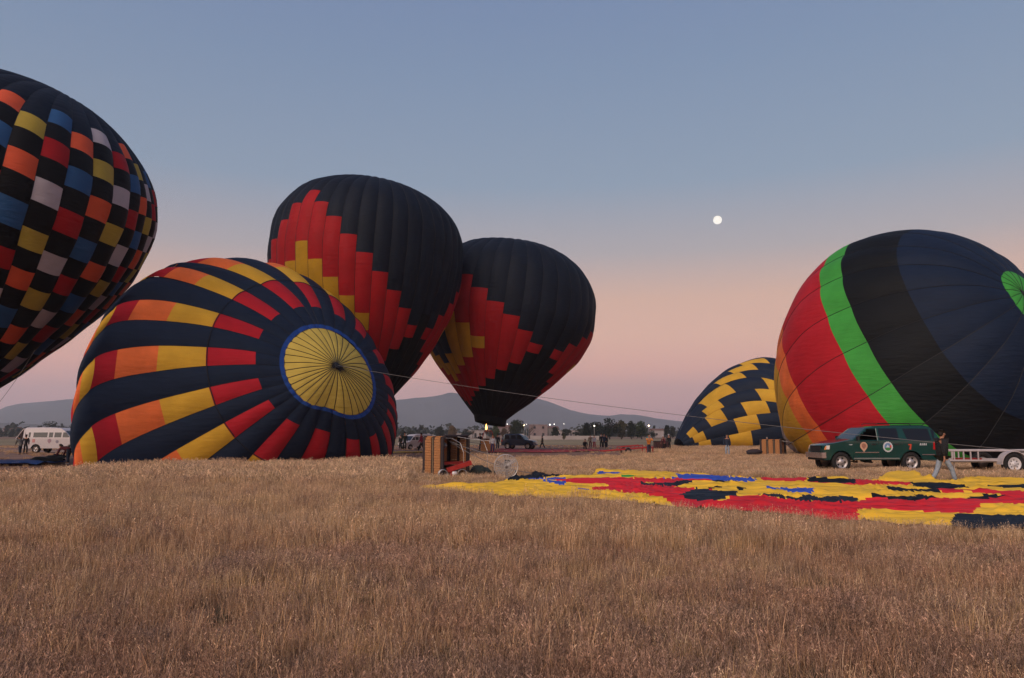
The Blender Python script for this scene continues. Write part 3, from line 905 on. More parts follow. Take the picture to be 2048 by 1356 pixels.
def figure(loc, rz, label, jacket, trousers, h=1.72, pose='stand', group=None, hairm=None, shoes=None, detail=False, coat=0.0, phase=1, bulk=1.0, hat=None):
    """a person facing local +y. Joint heights are for 1.72 m and scaled."""
    k = h/1.72
    root = empty('person', loc, rz, label, 'person', group)
    lean = {'stand': 0.0, 'walk': 0.04, 'bend': 1.35, 'kneel': 0.45, 'sit': 0.3, 'work': 0.5, 'reach': 0.25}[pose]
    hip = 0.90
    if pose == 'kneel': hip = 0.48
    if pose == 'bend': hip = 0.84
    H = Vector((0, 0, hip))
    def up(d, side=0.0, fwd=0.0):
        return H + Vector((side, math.sin(lean)*d+math.cos(lean)*fwd, math.cos(lean)*d-math.sin(lean)*fwd))
    waist, chest, neck, headb = up(0.15), up(0.38), up(0.54), up(0.60, 0, 0.01)
    hl = lean*0.7
    head = headb + Vector((0, math.sin(hl)*0.12+0.02, math.cos(hl)*0.12))
    headt = head + Vector((0, math.sin(hl)*0.08, math.cos(hl)*0.08))
    legs = {}
    st = {'stand': (0.03, 0.0), 'walk': (0.33, -0.30), 'bend': (0.22, -0.12), 'kneel': (0.25, -0.2), 'work': (0.18, -0.15), 'reach': (0.15, -0.12), 'sit': (0.1, 0.1)}[pose]
    for sgn, f in ((phase, st[0]), (-phase, st[1])):
        hj = H + Vector((0.09*sgn, 0, -0.03))
        if pose == 'kneel':
            kn = Vector((0.14*sgn, 0.30 if f > 0 else 0.12, 0.50 if f > 0 else 0.06))
            an = Vector((0.14*sgn, 0.28 if f > 0 else -0.30, 0.07))
        else:
            kn = Vector((0.11*sgn, f*0.55+0.05, 0.48))
            an = Vector((0.115*sgn, f, 0.085 + (0.06 if f < -0.2 else 0)))
        toe = an + Vector((0.01*sgn, 0.17, -0.045))
        legs[sgn] = (hj, kn, an, toe)
    arms = {}
    for sgn in (1, -1):
        sh = up(0.50, 0.19*sgn*(0.9+0.1*bulk))
        if pose in ('bend', 'kneel', 'work'):
            el = sh + Vector((0.04*sgn, 0.10, -0.27)); wr = el + Vector((-0.03*sgn, 0.14, -0.20))
        elif pose == 'reach':
            el = sh + Vector((0.05*sgn, 0.20, -0.16)); wr = el + Vector((-0.02*sgn, 0.23, 0.02))
        elif pose == 'walk':
            f = -0.16*sgn*phase
            el = sh + Vector((0.05*sgn, f*0.6-0.03, -0.28)); wr = el + Vector((0.0, f*0.6+0.09, -0.23))
        else:
            el = sh + Vector((0.06*sgn, -0.02, -0.29)); wr = el + Vector((-0.01*sgn, 0.07, -0.25))
        hd = wr + (wr-el).normalized()*0.09
        arms[sgn] = (sh, el, wr, hd)
    S = lambda v: tuple(Vector(v)*k)
    # body: one continuous skin, head to feet
    V = [H, waist, chest, neck, headb, head, headt]
    E = [(0, 1), (1, 2), (2, 3), (3, 4), (4, 5), (5, 6)]
    Rr = [(0.13, 0.10), (0.125, 0.095), (0.14, 0.10), 0.062, 0.06, (0.082, 0.098), (0.066, 0.078)]
    for sgn in (1, -1):
        n = len(V)
        V += list(arms[sgn]); E += [(2, n), (n, n+1), (n+1, n+2), (n+2, n+3)]; Rr += [0.062, 0.045, 0.03, 0.034]
        n = len(V)
        V += list(legs[sgn]); E += [(0, n), (n, n+1), (n+1, n+2), (n+2, n+3)]; Rr += [0.085, 0.058, 0.04, 0.036]
        if detail:
            hnode = n-1
            wr, hd = arms[sgn][2], arms[sgn][3]
            dr = (hd-wr).normalized()
            for fi, (dx, ln) in enumerate([(-0.03, 0.07), (-0.01, 0.082), (0.01, 0.078), (0.03, 0.06), (0.045, 0.045)]):
                b_ = len(V)
                sd_ = Vector((0, 1, 0)) if abs(dr.y) < 0.9 else Vector((1, 0, 0))
                p0 = hd + sd_*dx*0.9 + dr*(0.025 if fi < 4 else -0.02)
                p1 = p0 + dr*ln*0.5 + Vector((-0.008*sgn, sd_.y*(0.02 if fi == 4 else 0), 0))
                p2 = p1 + dr*ln*0.5 + Vector((-0.018*sgn, 0, 0))
                V += [p0, p1, p2]; E += [(hnode, b_), (b_, b_+1), (b_+1, b_+2)]; Rr += [0.010, 0.009, 0.007]
    Rr = [((r[0]*k, r[1]*k) if isinstance(r, tuple) else r*k) for r in Rr]
    grow('body', [S(v) for v in V], E, Rr, M_skin, root, 1)
    bk = bulk
    # jacket
    V = [up(-0.06-coat), up(0.02), waist, chest, up(0.47), up(0.55)]
    E = [(0, 1), (1, 2), (2, 3), (3, 4), (4, 5)]
    Rr = [(0.15*bk, 0.125*bk), (0.16*bk, 0.14*bk), (0.165*bk, 0.15*bk), (0.175*bk, 0.145*bk), (0.13, 0.11), 0.072]
    for sgn in (1, -1):
        n = len(V)
        sh, el, wr, hd = arms[sgn]
        V += [sh, el, wr]; E += [(3, n), (n, n+1), (n+1, n+2)]; Rr += [0.088*bk, 0.066*bk, 0.05]
    Rr = [((r[0]*k, r[1]*k) if isinstance(r, tuple) else r*k) for r in Rr]
    grow('jacket', [S(v) for v in V], E, Rr, jacket, root, 1, root=2)
    V = [up(-0.01), H]
    E = [(0, 1)]
    Rr = [(0.15, 0.12), (0.155, 0.125)]
    for sgn in (1, -1):
        n = len(V)
        hj, kn, an, toe = legs[sgn]
        V += [hj, kn, an + Vector((0, 0, 0.02))]; E += [(1, n), (n, n+1), (n+1, n+2)]; Rr += [0.105, 0.080, 0.072]
    Rr = [((r[0]*k, r[1]*k) if isinstance(r, tuple) else r*k) for r in Rr]
    grow('trousers', [S(v) for v in V], E, Rr, trousers, root, 1, root=1)
    for sgn in (1, -1):
        hj, kn, an, toe = legs[sgn]
        heel = an + Vector((0, -0.05, -0.045)); 
        grow('shoe', [S(v) for v in (heel, an + Vector((0, 0.05, -0.04)), toe + Vector((0, 0.03, 0)))], [(0, 1), (1, 2)], [(0.042*k, 0.04*k), (0.045*k, 0.042*k), (0.035*k, 0.026*k)], shoes or M_black, root, 1)
    back = head + Vector((0, -0.038, 0.03))
    grow('hair', [S(v) for v in (headb + Vector((0, -0.055, 0.045)), back, headt + Vector((0, -0.01, 0.03)), headt + Vector((0, 0.03, 0.03)))], [(0, 1), (1, 2), (2, 3)],
         [0.05*k, (0.086*k, 0.085*k), (0.07*k, 0.06*k), (0.05*k, 0.022*k)], hat or hairm or M_hair, root, 1, root=1)
    if detail:
        f = MB()
        nose = head + Vector((0, 0.098, 0.0))
        f.tube([S(nose + Vector((0, -0.015, 0.035))), S(nose + Vector((0, 0.018, -0.008))), S(nose + Vector((0, -0.01, -0.02)))], [0.008*k, 0.014*k, 0.01*k], 6)
        f.build('nose', M_skin, root, True)
        for sgn in (1, -1):
            e = MB(); e.lathe([(0.012*k, -0.008), (0.03*k, 0), (0.012*k, 0.010)], 10, Matrix.Rotation(math.pi/2, 3, 'Y'), S(head + Vector((0.083*sgn, 0.0, 0.0)))); e.build('ear', M_skin, root, True)
            e = MB(); e.lathe([(0.004*k, -0.004), (0.011*k, 0), (0.004*k, 0.004)], 8, RX, S(head + Vector((0.034*sgn, 0.088, 0.03)))); e.build('eye', M_hair, root, True)
        e = MB(); e.box(S(head + Vector((0, 0.092, -0.045))), (0.045*k, 0.012, 0.008)); e.build('mouth', mat('lips', (0.25, 0.07, 0.06), 0.5), root)
    return root
def cloth(name, c): return mat('cloth_'+name, c, 0.85, var=0.15, scale=12, bump=0.5, bscale=18)
C_black = cloth('black', (0.014, 0.015, 0.018)); C_jeans = cloth('jeans', (0.27, 0.32, 0.38)); C_dkblue = cloth('dark_blue', (0.02, 0.03, 0.055))
C_grey = cloth('grey', (0.10, 0.095, 0.09)); C_maroon = cloth('maroon', (0.10, 0.02, 0.03)); C_white = cloth('white', (0.5, 0.5, 0.54)); C_red = cloth('red', (0.30, 0.02, 0.05))
C_orange = cloth('orange', (0.62, 0.22, 0.04)); C_teal = cloth('teal', (0.04, 0.26, 0.30)); C_tan = cloth('tan', (0.22, 0.16, 0.11)); C_wshoe = cloth('white_shoe', (0.55, 0.55, 0.55))
def ppl(px, d, *a, **k):
    return figure((gx(px, d), d, k.pop('z', 0.0)), *a, **k)
figure((gx(1888, 26.2), 26.2, 0.0), R_(-82), 'man in black jacket and pale blue jeans striding right beside the trailer', C_black, C_jeans, 1.80, 'walk', detail=True, coat=0.12, bulk=1.36, phase=1)
ppl(40, 64, R_(60), 'person in long grey coat stooping at the open rear of the white van', C_grey, C_dkblue, 1.6, 'work', coat=0.2)
ppl(50, 65, R_(10), 'slim dark clad person standing upright behind the open white van', C_black, C_black, 1.62, 'stand')
ppl(137, 43, R_(70), 'person in maroon jacket bent over the dark cloth by the striped balloon', C_maroon, C_dkblue, 1.7, 'bend', shoes=C_wshoe)
ppl(801, 84, R_(150), 'dark clad person nearest the striped balloon, in front of the far white van', C_black, C_black, 1.55, 'stand')
ppl(809, 80, R_(200), 'person in dark green coat beside the front of the far white van', cloth('bottle', (0.02, 0.03, 0.025)), C_black, 1.85, 'stand', coat=0.15)
ppl(843, 72, R_(90), 'person in red and black jacket left of the tipped basket', C_red, C_black, 1.8, 'walk')
ppl(985, 68, R_(180), 'person in white jacket standing by the burner of the upright balloon', C_white, cloth('purple', (0.05, 0.035, 0.10)), 1.62, 'stand')
ppl(995, 84, R_(200), 'dark blue clad person with pale shoes right of the one in white', C_dkblue, C_dkblue, 1.68, 'stand', shoes=cloth('yellow_shoe', (0.6, 0.55, 0.2)))
ppl(963, 78, R_(120), 'person in black crouching behind the lit balloon basket', C_black, C_black, 1.8, 'reach')
ppl(1085, 86, R_(100), 'person in olive top and black trousers walking right of the blue pickup', cloth('olive', (0.07, 0.06, 0.035)), C_black, 1.5, 'walk', shoes=C_wshoe)
ppl(1170, 82, R_(180), 'person in black crouching on the red dirt with pale gloves', C_black, C_black, 1.6, 'kneel', shoes=C_wshoe)
ppl(1181, 92, R_(170), 'person in brown jacket standing behind the crouching one', C_tan, C_maroon, 1.6, 'stand')
ppl(1188.5, 90, R_(185), 'person in white top with red sleeves in the middle of the field', C_white, C_red, 1.55, 'stand')
ppl(1203, 92, R_(150), 'left figure of the trio in black under the dark trees', C_black, C_black, 1.75, 'stand', coat=0.2)
ppl(1208.5, 91, R_(190), 'middle figure of the trio in black under the dark trees', C_dkblue, C_black, 1.75, 'stand', coat=0.2)
ppl(1213, 93, R_(220), 'right figure of the trio in black under the dark trees', C_black, C_black, 1.55, 'stand', coat=0.2)
op = ppl(1298, 62, R_(185), 'person in orange jacket with a teal backpack by the red trailer', C_orange, C_dkblue, 1.68, 'reach')
pk = MB(); pk.box((0, -0.17, 1.27), (0.30, 0.16, 0.36)); pk.box((0, -0.26, 1.2), (0.22, 0.06, 0.2)); pk.build('backpack', C_teal, op)
ppl(1330, 76, R_(140), 'person in dark red bending over the gear left of the zigzag balloon', C_maroon, C_black, 1.6, 'work', hat=C_white)
ppl(1338, 78, R_(200), 'person in black with a white cap at the mouth of the zigzag balloon', C_black, C_black, 1.65, 'stand', hat=C_white)
ppl(1455, 58, R_(175), 'person in black top and pale jeans in front of the zigzag balloon', C_dkblue, C_jeans, 1.65, 'stand', coat=0.1)
ppl(1537, 60, R_(150), 'person with bowed head behind the striped wicker basket', C_dkblue, C_black, 1.5, 'work', hairm=cloth('grey_hair', (0.2, 0.2, 0.2)))

# ------------------------------------------------------------------ vehicles
def vehicle(name, label, cat, loc, rz, L, W, prof, zbase, wheels, wr, paint, belt, zrows, tumble=0.82, holes=(), group=None, rimm=None, scale=1.0, arch=0.07, round_end=0.45):
    """side profile lofted to a closed body. front is at x = 0, rear at x = L (so it drives towards -x)"""
    root = empty(name, loc, rz, label, cat, group)
    root.scale = scale if isinstance(scale, tuple) else (scale,)*3
    pxs = [p[0] for p in prof]; pzs = [p[1] for p in prof]
    xs = sorted(set([round(v, 3) for v in list(np.arange(0, L, 0.07)) + pxs + [L] + [h for hh in holes for h in hh[:2]]]))
    def ztop(x): return float(np.interp(x, pxs, pzs))
    Hm = max(pzs)
    def half(x, z):
        e = min(x, L-x)
        w = W/2*(1-0.16*max(0, (round_end-e)/round_end)**2)
        if z > belt: w *= 1-(1-tumble)*((z-belt)/(Hm-belt))
        else: w *= 1-0.04*((belt-z)/belt)**2 + 0.0
        return w
    def zbot(x):
        z = zbase
        for wx in wheels:
            d = abs(x-wx)
            ra = wr+arch
            if d < ra: z = max(z, wr + math.sqrt(ra*ra-d*d))
        return min(z, ztop(x)-0.05)
    rows = sorted(zrows)
    nr = len(rows)
    ring = 2*nr+2
    vs_ = []
    for x in xs:
        zt, zb_ = ztop(x), zbot(x)
        lv = [min(max(r, zb_), zt-0.025) for r in rows]
        lv[0] = zb_
        left = [(x-L*0, -half(x, z), z) for z in lv]
        wt_ = half(x, zt)-0.07
        vs_ += left + [(x, -wt_, zt), (x, wt_, zt)] + [(x, half(x, z), z) for z in reversed(lv)]
    fs_ = []
    def inhole(x, z):
        return any(a < x < b and c < z < d and z < ztop(x)-0.07 for a, b, c, d in holes)
    for i in range(len(xs)-1):
        xm = (xs[i]+xs[i+1])/2
        for k in range(ring-1):
            if k < nr-1:
                zm = (rows[k]+rows[k+1])/2
                if inhole(xm, zm): continue
            if k > nr+1:
                kk = ring-2-k
                zm = (rows[kk]+rows[kk+1])/2 if kk+1 < nr else Hm
                if inhole(xm, zm): continue
            fs_.append((i*ring+k, i*ring+k+1, (i+1)*ring+k+1, (i+1)*ring+k))
    fs_.append(tuple(reversed(range(ring))))
    fs_.append(tuple(range((len(xs)-1)*ring, len(xs)*ring)))
    body = obj('body', vs_, fs_, paint, root, smooth=True)
    es = body.modifiers.new('edge', 'EDGE_SPLIT')
    es.split_angle = R_(32)
    # underside
    u = MB(); u.box((L/2, 0, zbase+0.06), (L-0.5, W*0.8, 0.14)); u.build('chassis', M_black, root)
    for wx in wheels:
        for sgn in (-1, 1):
            t = MB()
            yy = sgn*(W/2-0.14)
            t.lathe([(wr*0.62, -0.12), (wr*0.93, -0.125), (wr, -0.08), (wr, 0.08), (wr*0.93, 0.125), (wr*0.62, 0.12), (wr*0.62, -0.12)], 24, RX, (wx, yy, wr), cap=False)
            tyre = t.build('wheel', M_rubber, root, True)
            r = MB()
            r.lathe([(0.02, sgn*0.095*-1), (wr*0.2, sgn*-0.10), (wr*0.24, sgn*-0.07), (wr*0.5, sgn*-0.055), (wr*0.6, sgn*-0.10), (wr*0.63, sgn*-0.122), (wr*0.63, sgn*-0.05)], 24, RX, (wx, yy, wr))
            r.build('rim', rimm or M_rim, tyre, True)
            for q in range(5):
                hl = MB()
                a = 2*math.pi*q/5
                hl.box((wx+math.cos(a)*wr*0.4, yy+sgn*0.068, wr+math.sin(a)*wr*0.4), (wr*0.16, 0.012, wr*0.2), M=Matrix.Rotation(-a, 3, 'Y'))
                hl.build('rim_opening', M_black, tyre)
    def side(name_, pts, m, off=0.006, sides=(-1, 1), th=0.012):
        out = []
        for sg in sides:
            a = [(x, sg*(half(x, z)+off), z) for x, z in pts]
            b = [(x, sg*(half(x, z)+off-th), z) for x, z in pts]
            n = len(pts)
            f = [tuple(range(n)), tuple(range(2*n-1, n-1, -1))] + [(i, n+i, n+(i+1) % n, (i+1) % n) for i in range(n)]
            out.append(obj(name_, a+b, f, m, root))
        return out
    def across(name_, x0, z0, x1, z1, m, inset=0.10, off=0.008, w0=None):
        d = Vector((z1-z0, 0, -(x1-x0))); d.normalize()
        if d.z < 0: d = -d
        d *= off
        pts = [(x0+d.x, -(half(x0, z0)-inset), z0+d.z), (x0+d.x, half(x0, z0)-inset, z0+d.z), (x1+d.x, half(x1, z1)-inset, z1+d.z), (x1+d.x, -(half(x1, z1)-inset), z1+d.z)]
        return obj(name_, pts+[(a-d.x*1.0, b, c-d.z*1.0) for a, b, c in pts], [(0, 1, 2, 3), (7, 6, 5, 4), (0, 4, 5, 1), (1, 5, 6, 2), (2, 6, 7, 3), (3, 7, 4, 0)], m, root)
    return root, side, across, half
def rbox(name_, c, d, m, root, parent=None):
    return MB().box(c, d).build(name_, m, parent or root)

D_SUV = 34.5
sx0 = gx(1632, D_SUV)
suv, side, across, half = vehicle('parked_suv', 'dark green sport utility vehicle with round door emblems, parked before the huge banded balloon', 'car', (sx0, D_SUV, 0.03), 0, 5.62, 2.0,
    [(0, 0.62), (0.03, 0.95), (0.16, 1.16), (0.34, 1.24), (1.0, 1.36), (1.38, 1.43), (1.8, 1.72), (2.1, 1.93), (2.35, 1.985), (3.4, 2.03), (4.7, 2.03), (5.02, 1.97), (5.18, 1.8), (5.42, 1.42), (5.5, 1.0), (5.56, 0.82), (5.62, 0.62)],
    0.52, [0.80, 4.02], 0.43, M_green, 1.34, [0.52, 0.7, 0.86, 1.0, 1.14, 1.26, 1.35, 1.45, 1.55, 1.65, 1.75, 1.85, 1.93, 2.0], holes=[(1.68, 2.5, 1.35, 1.85)], scale=(0.96, 1.0, 1.015))
gl = M_glass
side('window', [(2.58, 1.38), (3.50, 1.38), (3.46, 1.89), (2.60, 1.89)], gl)
side('window', [(3.88, 1.37), (4.98, 1.37), (4.90, 1.88), (3.72, 1.88)], gl)
side('quarter_glass', [(5.05, 1.38), (5.40, 1.38), (5.14, 1.80), (5.02, 1.86)], gl)
side('tail_panel', [(5.22, 0.86), (5.50, 0.86), (5.43, 1.30), (5.22, 1.30)], mat('dark_grey_panel', (0.02, 0.02, 0.024), 0.4))  # nearly neutral dark panel behind the tail lamp
side('tail_lamp', [(5.03, 0.98), (5.2, 0.98), (5.21, 1.31), (5.05, 1.31)], M_redlamp, 0.02)
side('headlamp', [(0.06, 0.98), (0.26, 0.98), (0.28, 1.15), (0.15, 1.15)], M_clearlamp, 0.02)
side('indicator', [(0.05, 0.97), (0.12, 0.97), (0.14, 1.12), (0.10, 1.11)], M_orangelamp, 0.03)
side('trim_strip', [(1.43, 0.835), (2.53, 0.835), (2.53, 0.87), (1.43, 0.87)], M_chrome, 0.02)
side('sill', [(1.35, 0.56), (3.45, 0.56), (3.45, 0.62), (1.35, 0.62)], mat('grey_trim', (0.16, 0.18, 0.17), 0.4), 0.03)
side('bumper_strip', [(4.5, 0.74), (5.1, 0.74), (5.1, 0.775), (4.5, 0.775)], M_chrome, 0.012)
across('windscreen', 1.42, 1.455, 2.08, 1.915, gl, 0.12)
across('rear_window', 5.05, 1.94, 5.42, 1.42, gl, 0.16)
rbox('front_bumper', (0.02, 0, 0.72), (0.20, 1.86, 0.24), M_chrome, suv); rbox('rear_bumper', (5.62, 0, 0.70), (0.18, 1.86, 0.20), M_chrome, suv)
rbox('lower_bumper', (0.06, 0, 0.56), (0.14, 1.7, 0.12), M_black, suv)
rbox('grille', (0.03, 0, 1.0), (0.05, 1.1, 0.26), M_black, suv)
for sg in (-1, 1):
    m_ = MB(); m_.box((1.55, sg*1.08, 1.47), (0.10, 0.16, 0.18)); m_.build('wing_mirror', M_black, suv)
    m_ = MB(); m_.tube([(2.6, sg*0.70, 2.07), (2.7, sg*0.70, 2.11), (4.9, sg*0.70, 2.11), (5.0, sg*0.70, 2.05)], 0.018, 6); m_.build('roof_rail', M_black, suv)
for x_ in (2.2, 3.28):
    side('door_handle', [(x_, 1.17), (x_+0.2, 1.17), (x_+0.2, 1.23), (x_, 1.23)], M_black, 0.025, th=0.03)
for x_, a in ((2.52, 1.34), (3.62, 1.34), (1.42, 1.34)):
    side('door_gap', [(x_, 0.62), (x_+0.014, 0.62), (x_+0.014, a), (x_, a)], M_black, 0.002)
for a, b in (((1.60, 1.55), (2.05, 1.88)), ((2.50, 1.36), (2.50, 1.90)), ((1.68, 1.355), (2.5, 1.355)), ((2.03, 1.87), (2.5, 1.90))):
    for sg in (-1, 1):
        MB().tube([(a[0], sg*(half(*a)), a[1]), (b[0], sg*half(*b), b[1])], 0.028, 6).build('window_frame', M_green, suv)
# emblems
def disc(c, r, n=24): return [(c[0]+r*math.cos(2*math.pi*i/n), c[1]+r*math.sin(2*math.pi*i/n)) for i in range(n)]
def pin(c, r): return [(c[0]+r*math.cos(a), c[1]+r*math.sin(a)) for a in np.linspace(R_(-35), R_(215), 18)] + [(c[0]-0.25*r, c[1]-1.25*r), (c[0]+0.0*r, c[1]-1.55*r), (c[0]+0.25*r, c[1]-1.25*r)]
P_peach = mat('decal_peach', (0.55, 0.33, 0.22), 0.5); P_white = mat('decal_white', (0.55, 0.58, 0.6), 0.5); P_dgrn = mat('decal_green', (0.05, 0.22, 0.06), 0.5); P_lblue = mat('decal_blue', (0.15, 0.25, 0.42), 0.5); P_red = mat('decal_red', (0.6, 0.07, 0.03), 0.5)
side('balloon_sticker', pin((1.84, 1.13), 0.17), P_peach, 0.010)
side('sticker_mark', pin((1.84, 1.14), 0.10), mat('decal_brown', (0.32, 0.15, 0.10), 0.5), 0.013)
scal = [(2.95+(0.215+0.018*(i % 2))*math.cos(2*math.pi*i/32), 1.09+(0.215+0.018*(i % 2))*math.sin(2*math.pi*i/32)) for i in range(32)]
side('round_emblem', scal, P_white, 0.010)
side('emblem_centre', disc((2.95, 1.09), 0.165), P_lblue, 0.013)
side('emblem_field', [(2.95+0.155*math.cos(a), 1.08+0.155*math.sin(a)) for a in np.linspace(math.pi*1.05, math.pi*1.95, 14)], P_dgrn, 0.016)
side('emblem_peak', [(2.86, 1.07), (2.94, 1.19), (3.02, 1.07)], P_white, 0.018)
side('emblem_patch', [(3.04, 1.05), (3.10, 1.05), (3.11, 1.16), (3.05, 1.18)], P_red, 0.019)
side('number_seven', [(3.90, 1.21), (4.04, 1.21), (4.04, 1.165), (4.0, 0.97), (3.93, 0.97), (3.98, 1.16), (3.90, 1.16)], P_red, 0.010)
for dx, w_ in ((4.42, .07), (4.51, .05), (4.58, .09), (4.69, .05)):
    side('lettering_mark', [(dx, 1.16), (dx+w_, 1.16), (dx+w_*0.9, 1.20), (dx+w_*0.1, 1.20)], P_white, 0.010)
    side('lettering_mark', [(dx+.02, 1.21), (dx+w_, 1.21), (dx+w_, 1.245), (dx+.02, 1.245)], P_white, 0.010)
side('lettering_mark', [(1.14, 1.19), (1.34, 1.20), (1.28, 1.165), (1.2, 1.17)], P_white, 0.010)
def seated(dx, dy, lab):
    p = figure((sx0+dx, D_SUV+dy, 0.42), R_(95), lab, C_black, C_black, 1.62, 'kneel')
    return p
seated(2.05, -0.35, 'nearer passenger sitting behind the front window of the green vehicle')
seated(2.28, 0.40, 'farther occupant sitting behind the front window of the green vehicle')

M_vanw = mat('van_white', (0.50, 0.46, 0.47), 0.4, var=0.05, coat=0.3)
def van(label, loc, rz, scale, group, hatch=False, stickers=True):
    v, sd, ac, hf = vehicle('parked_van', label, 'van', loc, rz, 5.5, 1.95,
        [(0, 0.5), (0.02, 0.85), (0.12, 1.05), (0.9, 1.25), (1.75, 2.05), (2.1, 2.24), (3.6, 2.30), (5.2, 2.28), (5.42, 2.15), (5.46, 1.2), (5.5, 0.5)],
        0.42, [0.95, 4.15], 0.37, M_vanw, 1.3, [0.42, 0.6, 0.8, 1.0, 1.2, 1.3, 1.45, 1.65, 1.85, 2.0, 2.12, 2.2], tumble=0.86, group=group, scale=scale)
    for x0, x1, s_ in ((1.12, 1.80, 0.42), (1.92, 2.55, 0), (2.68, 3.05, 0), (3.18, 4.45, 0), (4.70, 5.20, 0)):
        sd('window', [(x0, 1.40), (x1, 1.40), (x1, 1.84), (x0+s_, 1.84)], gl)
    for x_ in (1.86, 3.1, 4.58): sd('door_gap', [(x_, 0.5), (x_+0.015, 0.5), (x_+0.015, 2.0), (x_, 2.0)], M_black, 0.002)
    ac('windscreen', 0.95, 1.30, 1.68, 1.98, gl, 0.12)
    sd('headlamp', [(0.05, 0.82), (0.24, 0.82), (0.22, 0.98), (0.1, 0.98)], M_clearlamp, 0.02)
    rbox('grille', (0.02, 0, 0.88), (0.05, 1.2, 0.2), M_black, v); rbox('front_bumper', (0.0, 0, 0.56), (0.16, 1.8, 0.18), mat('bumper_grey', (0.12, 0.12, 0.12), 0.6), v)
    rbox('headlight', (0.01, -0.72, 0.9), (0.08, 0.28, 0.18), M_clearlamp, v); rbox('headlight', (0.01, 0.72, 0.9), (0.08, 0.28, 0.18), M_clearlamp, v)
    rbox('rear_bumper', (5.52, 0, 0.5), (0.14, 1.8, 0.16), M_black, v)
    if stickers:
        sd('sticker', pin((4.85, 1.1), 0.17), mat('decal_grey', (0.22, 0.2, 0.24), 0.5), 0.01)
        sd('sticker', pin((2.95, 1.1), 0.17), mat('decal_mauve', (0.30, 0.2, 0.24), 0.5), 0.01)
        sd('sticker', disc((2.25, 1.02), 0.14), mat('decal_grey', (0.22, 0.2, 0.24), 0.5), 0.01)
        sd('sticker', [(4.25, 0.95), (4.5, 0.95), (4.5, 1.25), (4.25, 1.25)], mat('decal_pink', (0.48, 0.22, 0.22), 0.5), 0.01)
    if hatch:
        h_ = MB(); h_.box((5.78, 0, 1.72), (0.05, 1.6, 1.15), M=Matrix.Rotation(R_(-36), 3, 'Y')); h_.build('open_hatch', M_vanw, v)
        h_ = MB(); h_.box((5.86, 0, 1.80), (0.02, 1.3, 0.5), M=Matrix.Rotation(R_(-36), 3, 'Y')); h_.build('hatch_glass', gl, v)
        rbox('hatch_shade_sheet', (5.48, 0, 1.2), (0.03, 1.5, 1.3), M_black, v)  # flat black sheet standing in for the shade inside the open rear
    return v
vx = gx(54, 69)
van('long white high roofed van with its rear hatch open, left of the striped balloon', (vx+5.5, 69, 0), math.pi, 1.0, 'white vans in the field', True)
van('white van facing the camera, half hidden behind the tipped basket', (gx(803, 84), 84, 0), R_(48), 0.74, 'white vans in the field', False, False)
bsv, sd, ac, hf = vehicle('parked_suv', 'dark blue sport utility vehicle standing beyond the fan near the upright balloon', 'car', (gx(1071, 86), 85.2, 0), math.pi-0.35, 3.9, 1.75,
    [(0, 0.5), (0.03, 0.8), (0.15, 0.98), (1.0, 1.08), (1.45, 1.55), (1.8, 1.72), (3.2, 1.72), (3.55, 1.62), (3.85, 1.05), (3.9, 0.5)], 0.42, [0.7, 3.1], 0.35, M_bluecar, 1.1,
    [0.42, 0.6, 0.8, 0.95, 1.1, 1.25, 1.4, 1.55, 1.66])
for x0, x1 in ((1.35, 1.95), (2.05, 2.7), (2.8, 3.45)): sd('window', [(x0, 1.13), (x1, 1.13), (x1-0.05, 1.55), (x0+0.15, 1.55)], gl)
ac('rear_window', 3.57, 1.58, 3.80, 1.15, gl, 0.15); ac('windscreen', 1.05, 1.14, 1.45, 1.54, gl, 0.12)
sd('tail_lamp', [(3.7, 0.85), (3.85, 0.85), (3.82, 1.05), (3.7, 1.05)], M_redlamp, 0.02)
rbox('rear_bumper', (3.92, 0, 0.6), (0.12, 1.6, 0.14), M_chrome, bsv)
rbox('plate_panel', (3.9, 0, 0.9), (0.03, 0.5, 0.14), P_white, bsv)

# ------------------------------------------------------------------ utility trailer
DT = 31.9
tx = gx(1901, DT)
tr = empty('utility_trailer', (tx, DT, 0), 0, 'white utility trailer with railed sides and a round fender, right of the walking man', 'trailer')
sc_ = DT/FPX   # metres per photo pixel there
zt_, zl = 1.0, 0.60
LT = 4.6
M_tw = mat('trailer_white', (0.44, 0.39, 0.38), 0.5, var=0.08)
for yy in (0.0, 1.7):
    MB().tube([(0, yy, zt_), (LT, yy, zt_)], 0.035, 8).build('top_rail', M_tw, tr)
    MB().box((LT/2, yy, zl), (LT, 0.06, 0.07)).build('side_rail', M_tw, tr)
    for p_ in (4.3, 9.0, 27.5, 41.5, 56.5) if yy == 0 else (0, 15, 32, 48, 60):
        x_ = p_*sc_*1.0 + (0.0 if yy == 0 else 0.1)
        MB().box((x_+0.02, yy, (zt_+zl)/2), (0.045, 0.045, zt_-zl-0.03)).build('rail_post', M_tw, tr)
MB().box((LT/2, 0.85, zl-0.06), (LT, 1.64, 0.05)).build('deck', mat('deck_boards', (0.22, 0.17, 0.13), 0.8, bump=0.3), tr)
MB().box((1.05, 0.5, zl+0.05), (0.95, 0.5, 0.07)).build('red_tarp', M_redpaint, tr)
wx_ = (2020-1901)*sc_
fend = []
ff = []
for i, a in enumerate(np.linspace(0, math.pi, 15)):
    for yy in (-0.36, 0.02):
        for rr in (0.56, 0.53):
            fend.append((wx_+rr*math.cos(a), yy, 0.44+rr*math.sin(a)))
for i in range(14):
    b_ = i*4
    for q in ((0, 1, 3, 2),):
        ff += [(b_+0, b_+4, b_+6, b_+2), (b_+1, b_+3, b_+7, b_+5), (b_+0, b_+1, b_+5, b_+4), (b_+2, b_+6, b_+7, b_+3)]
obj('fender', fend, ff, M_tw, tr)
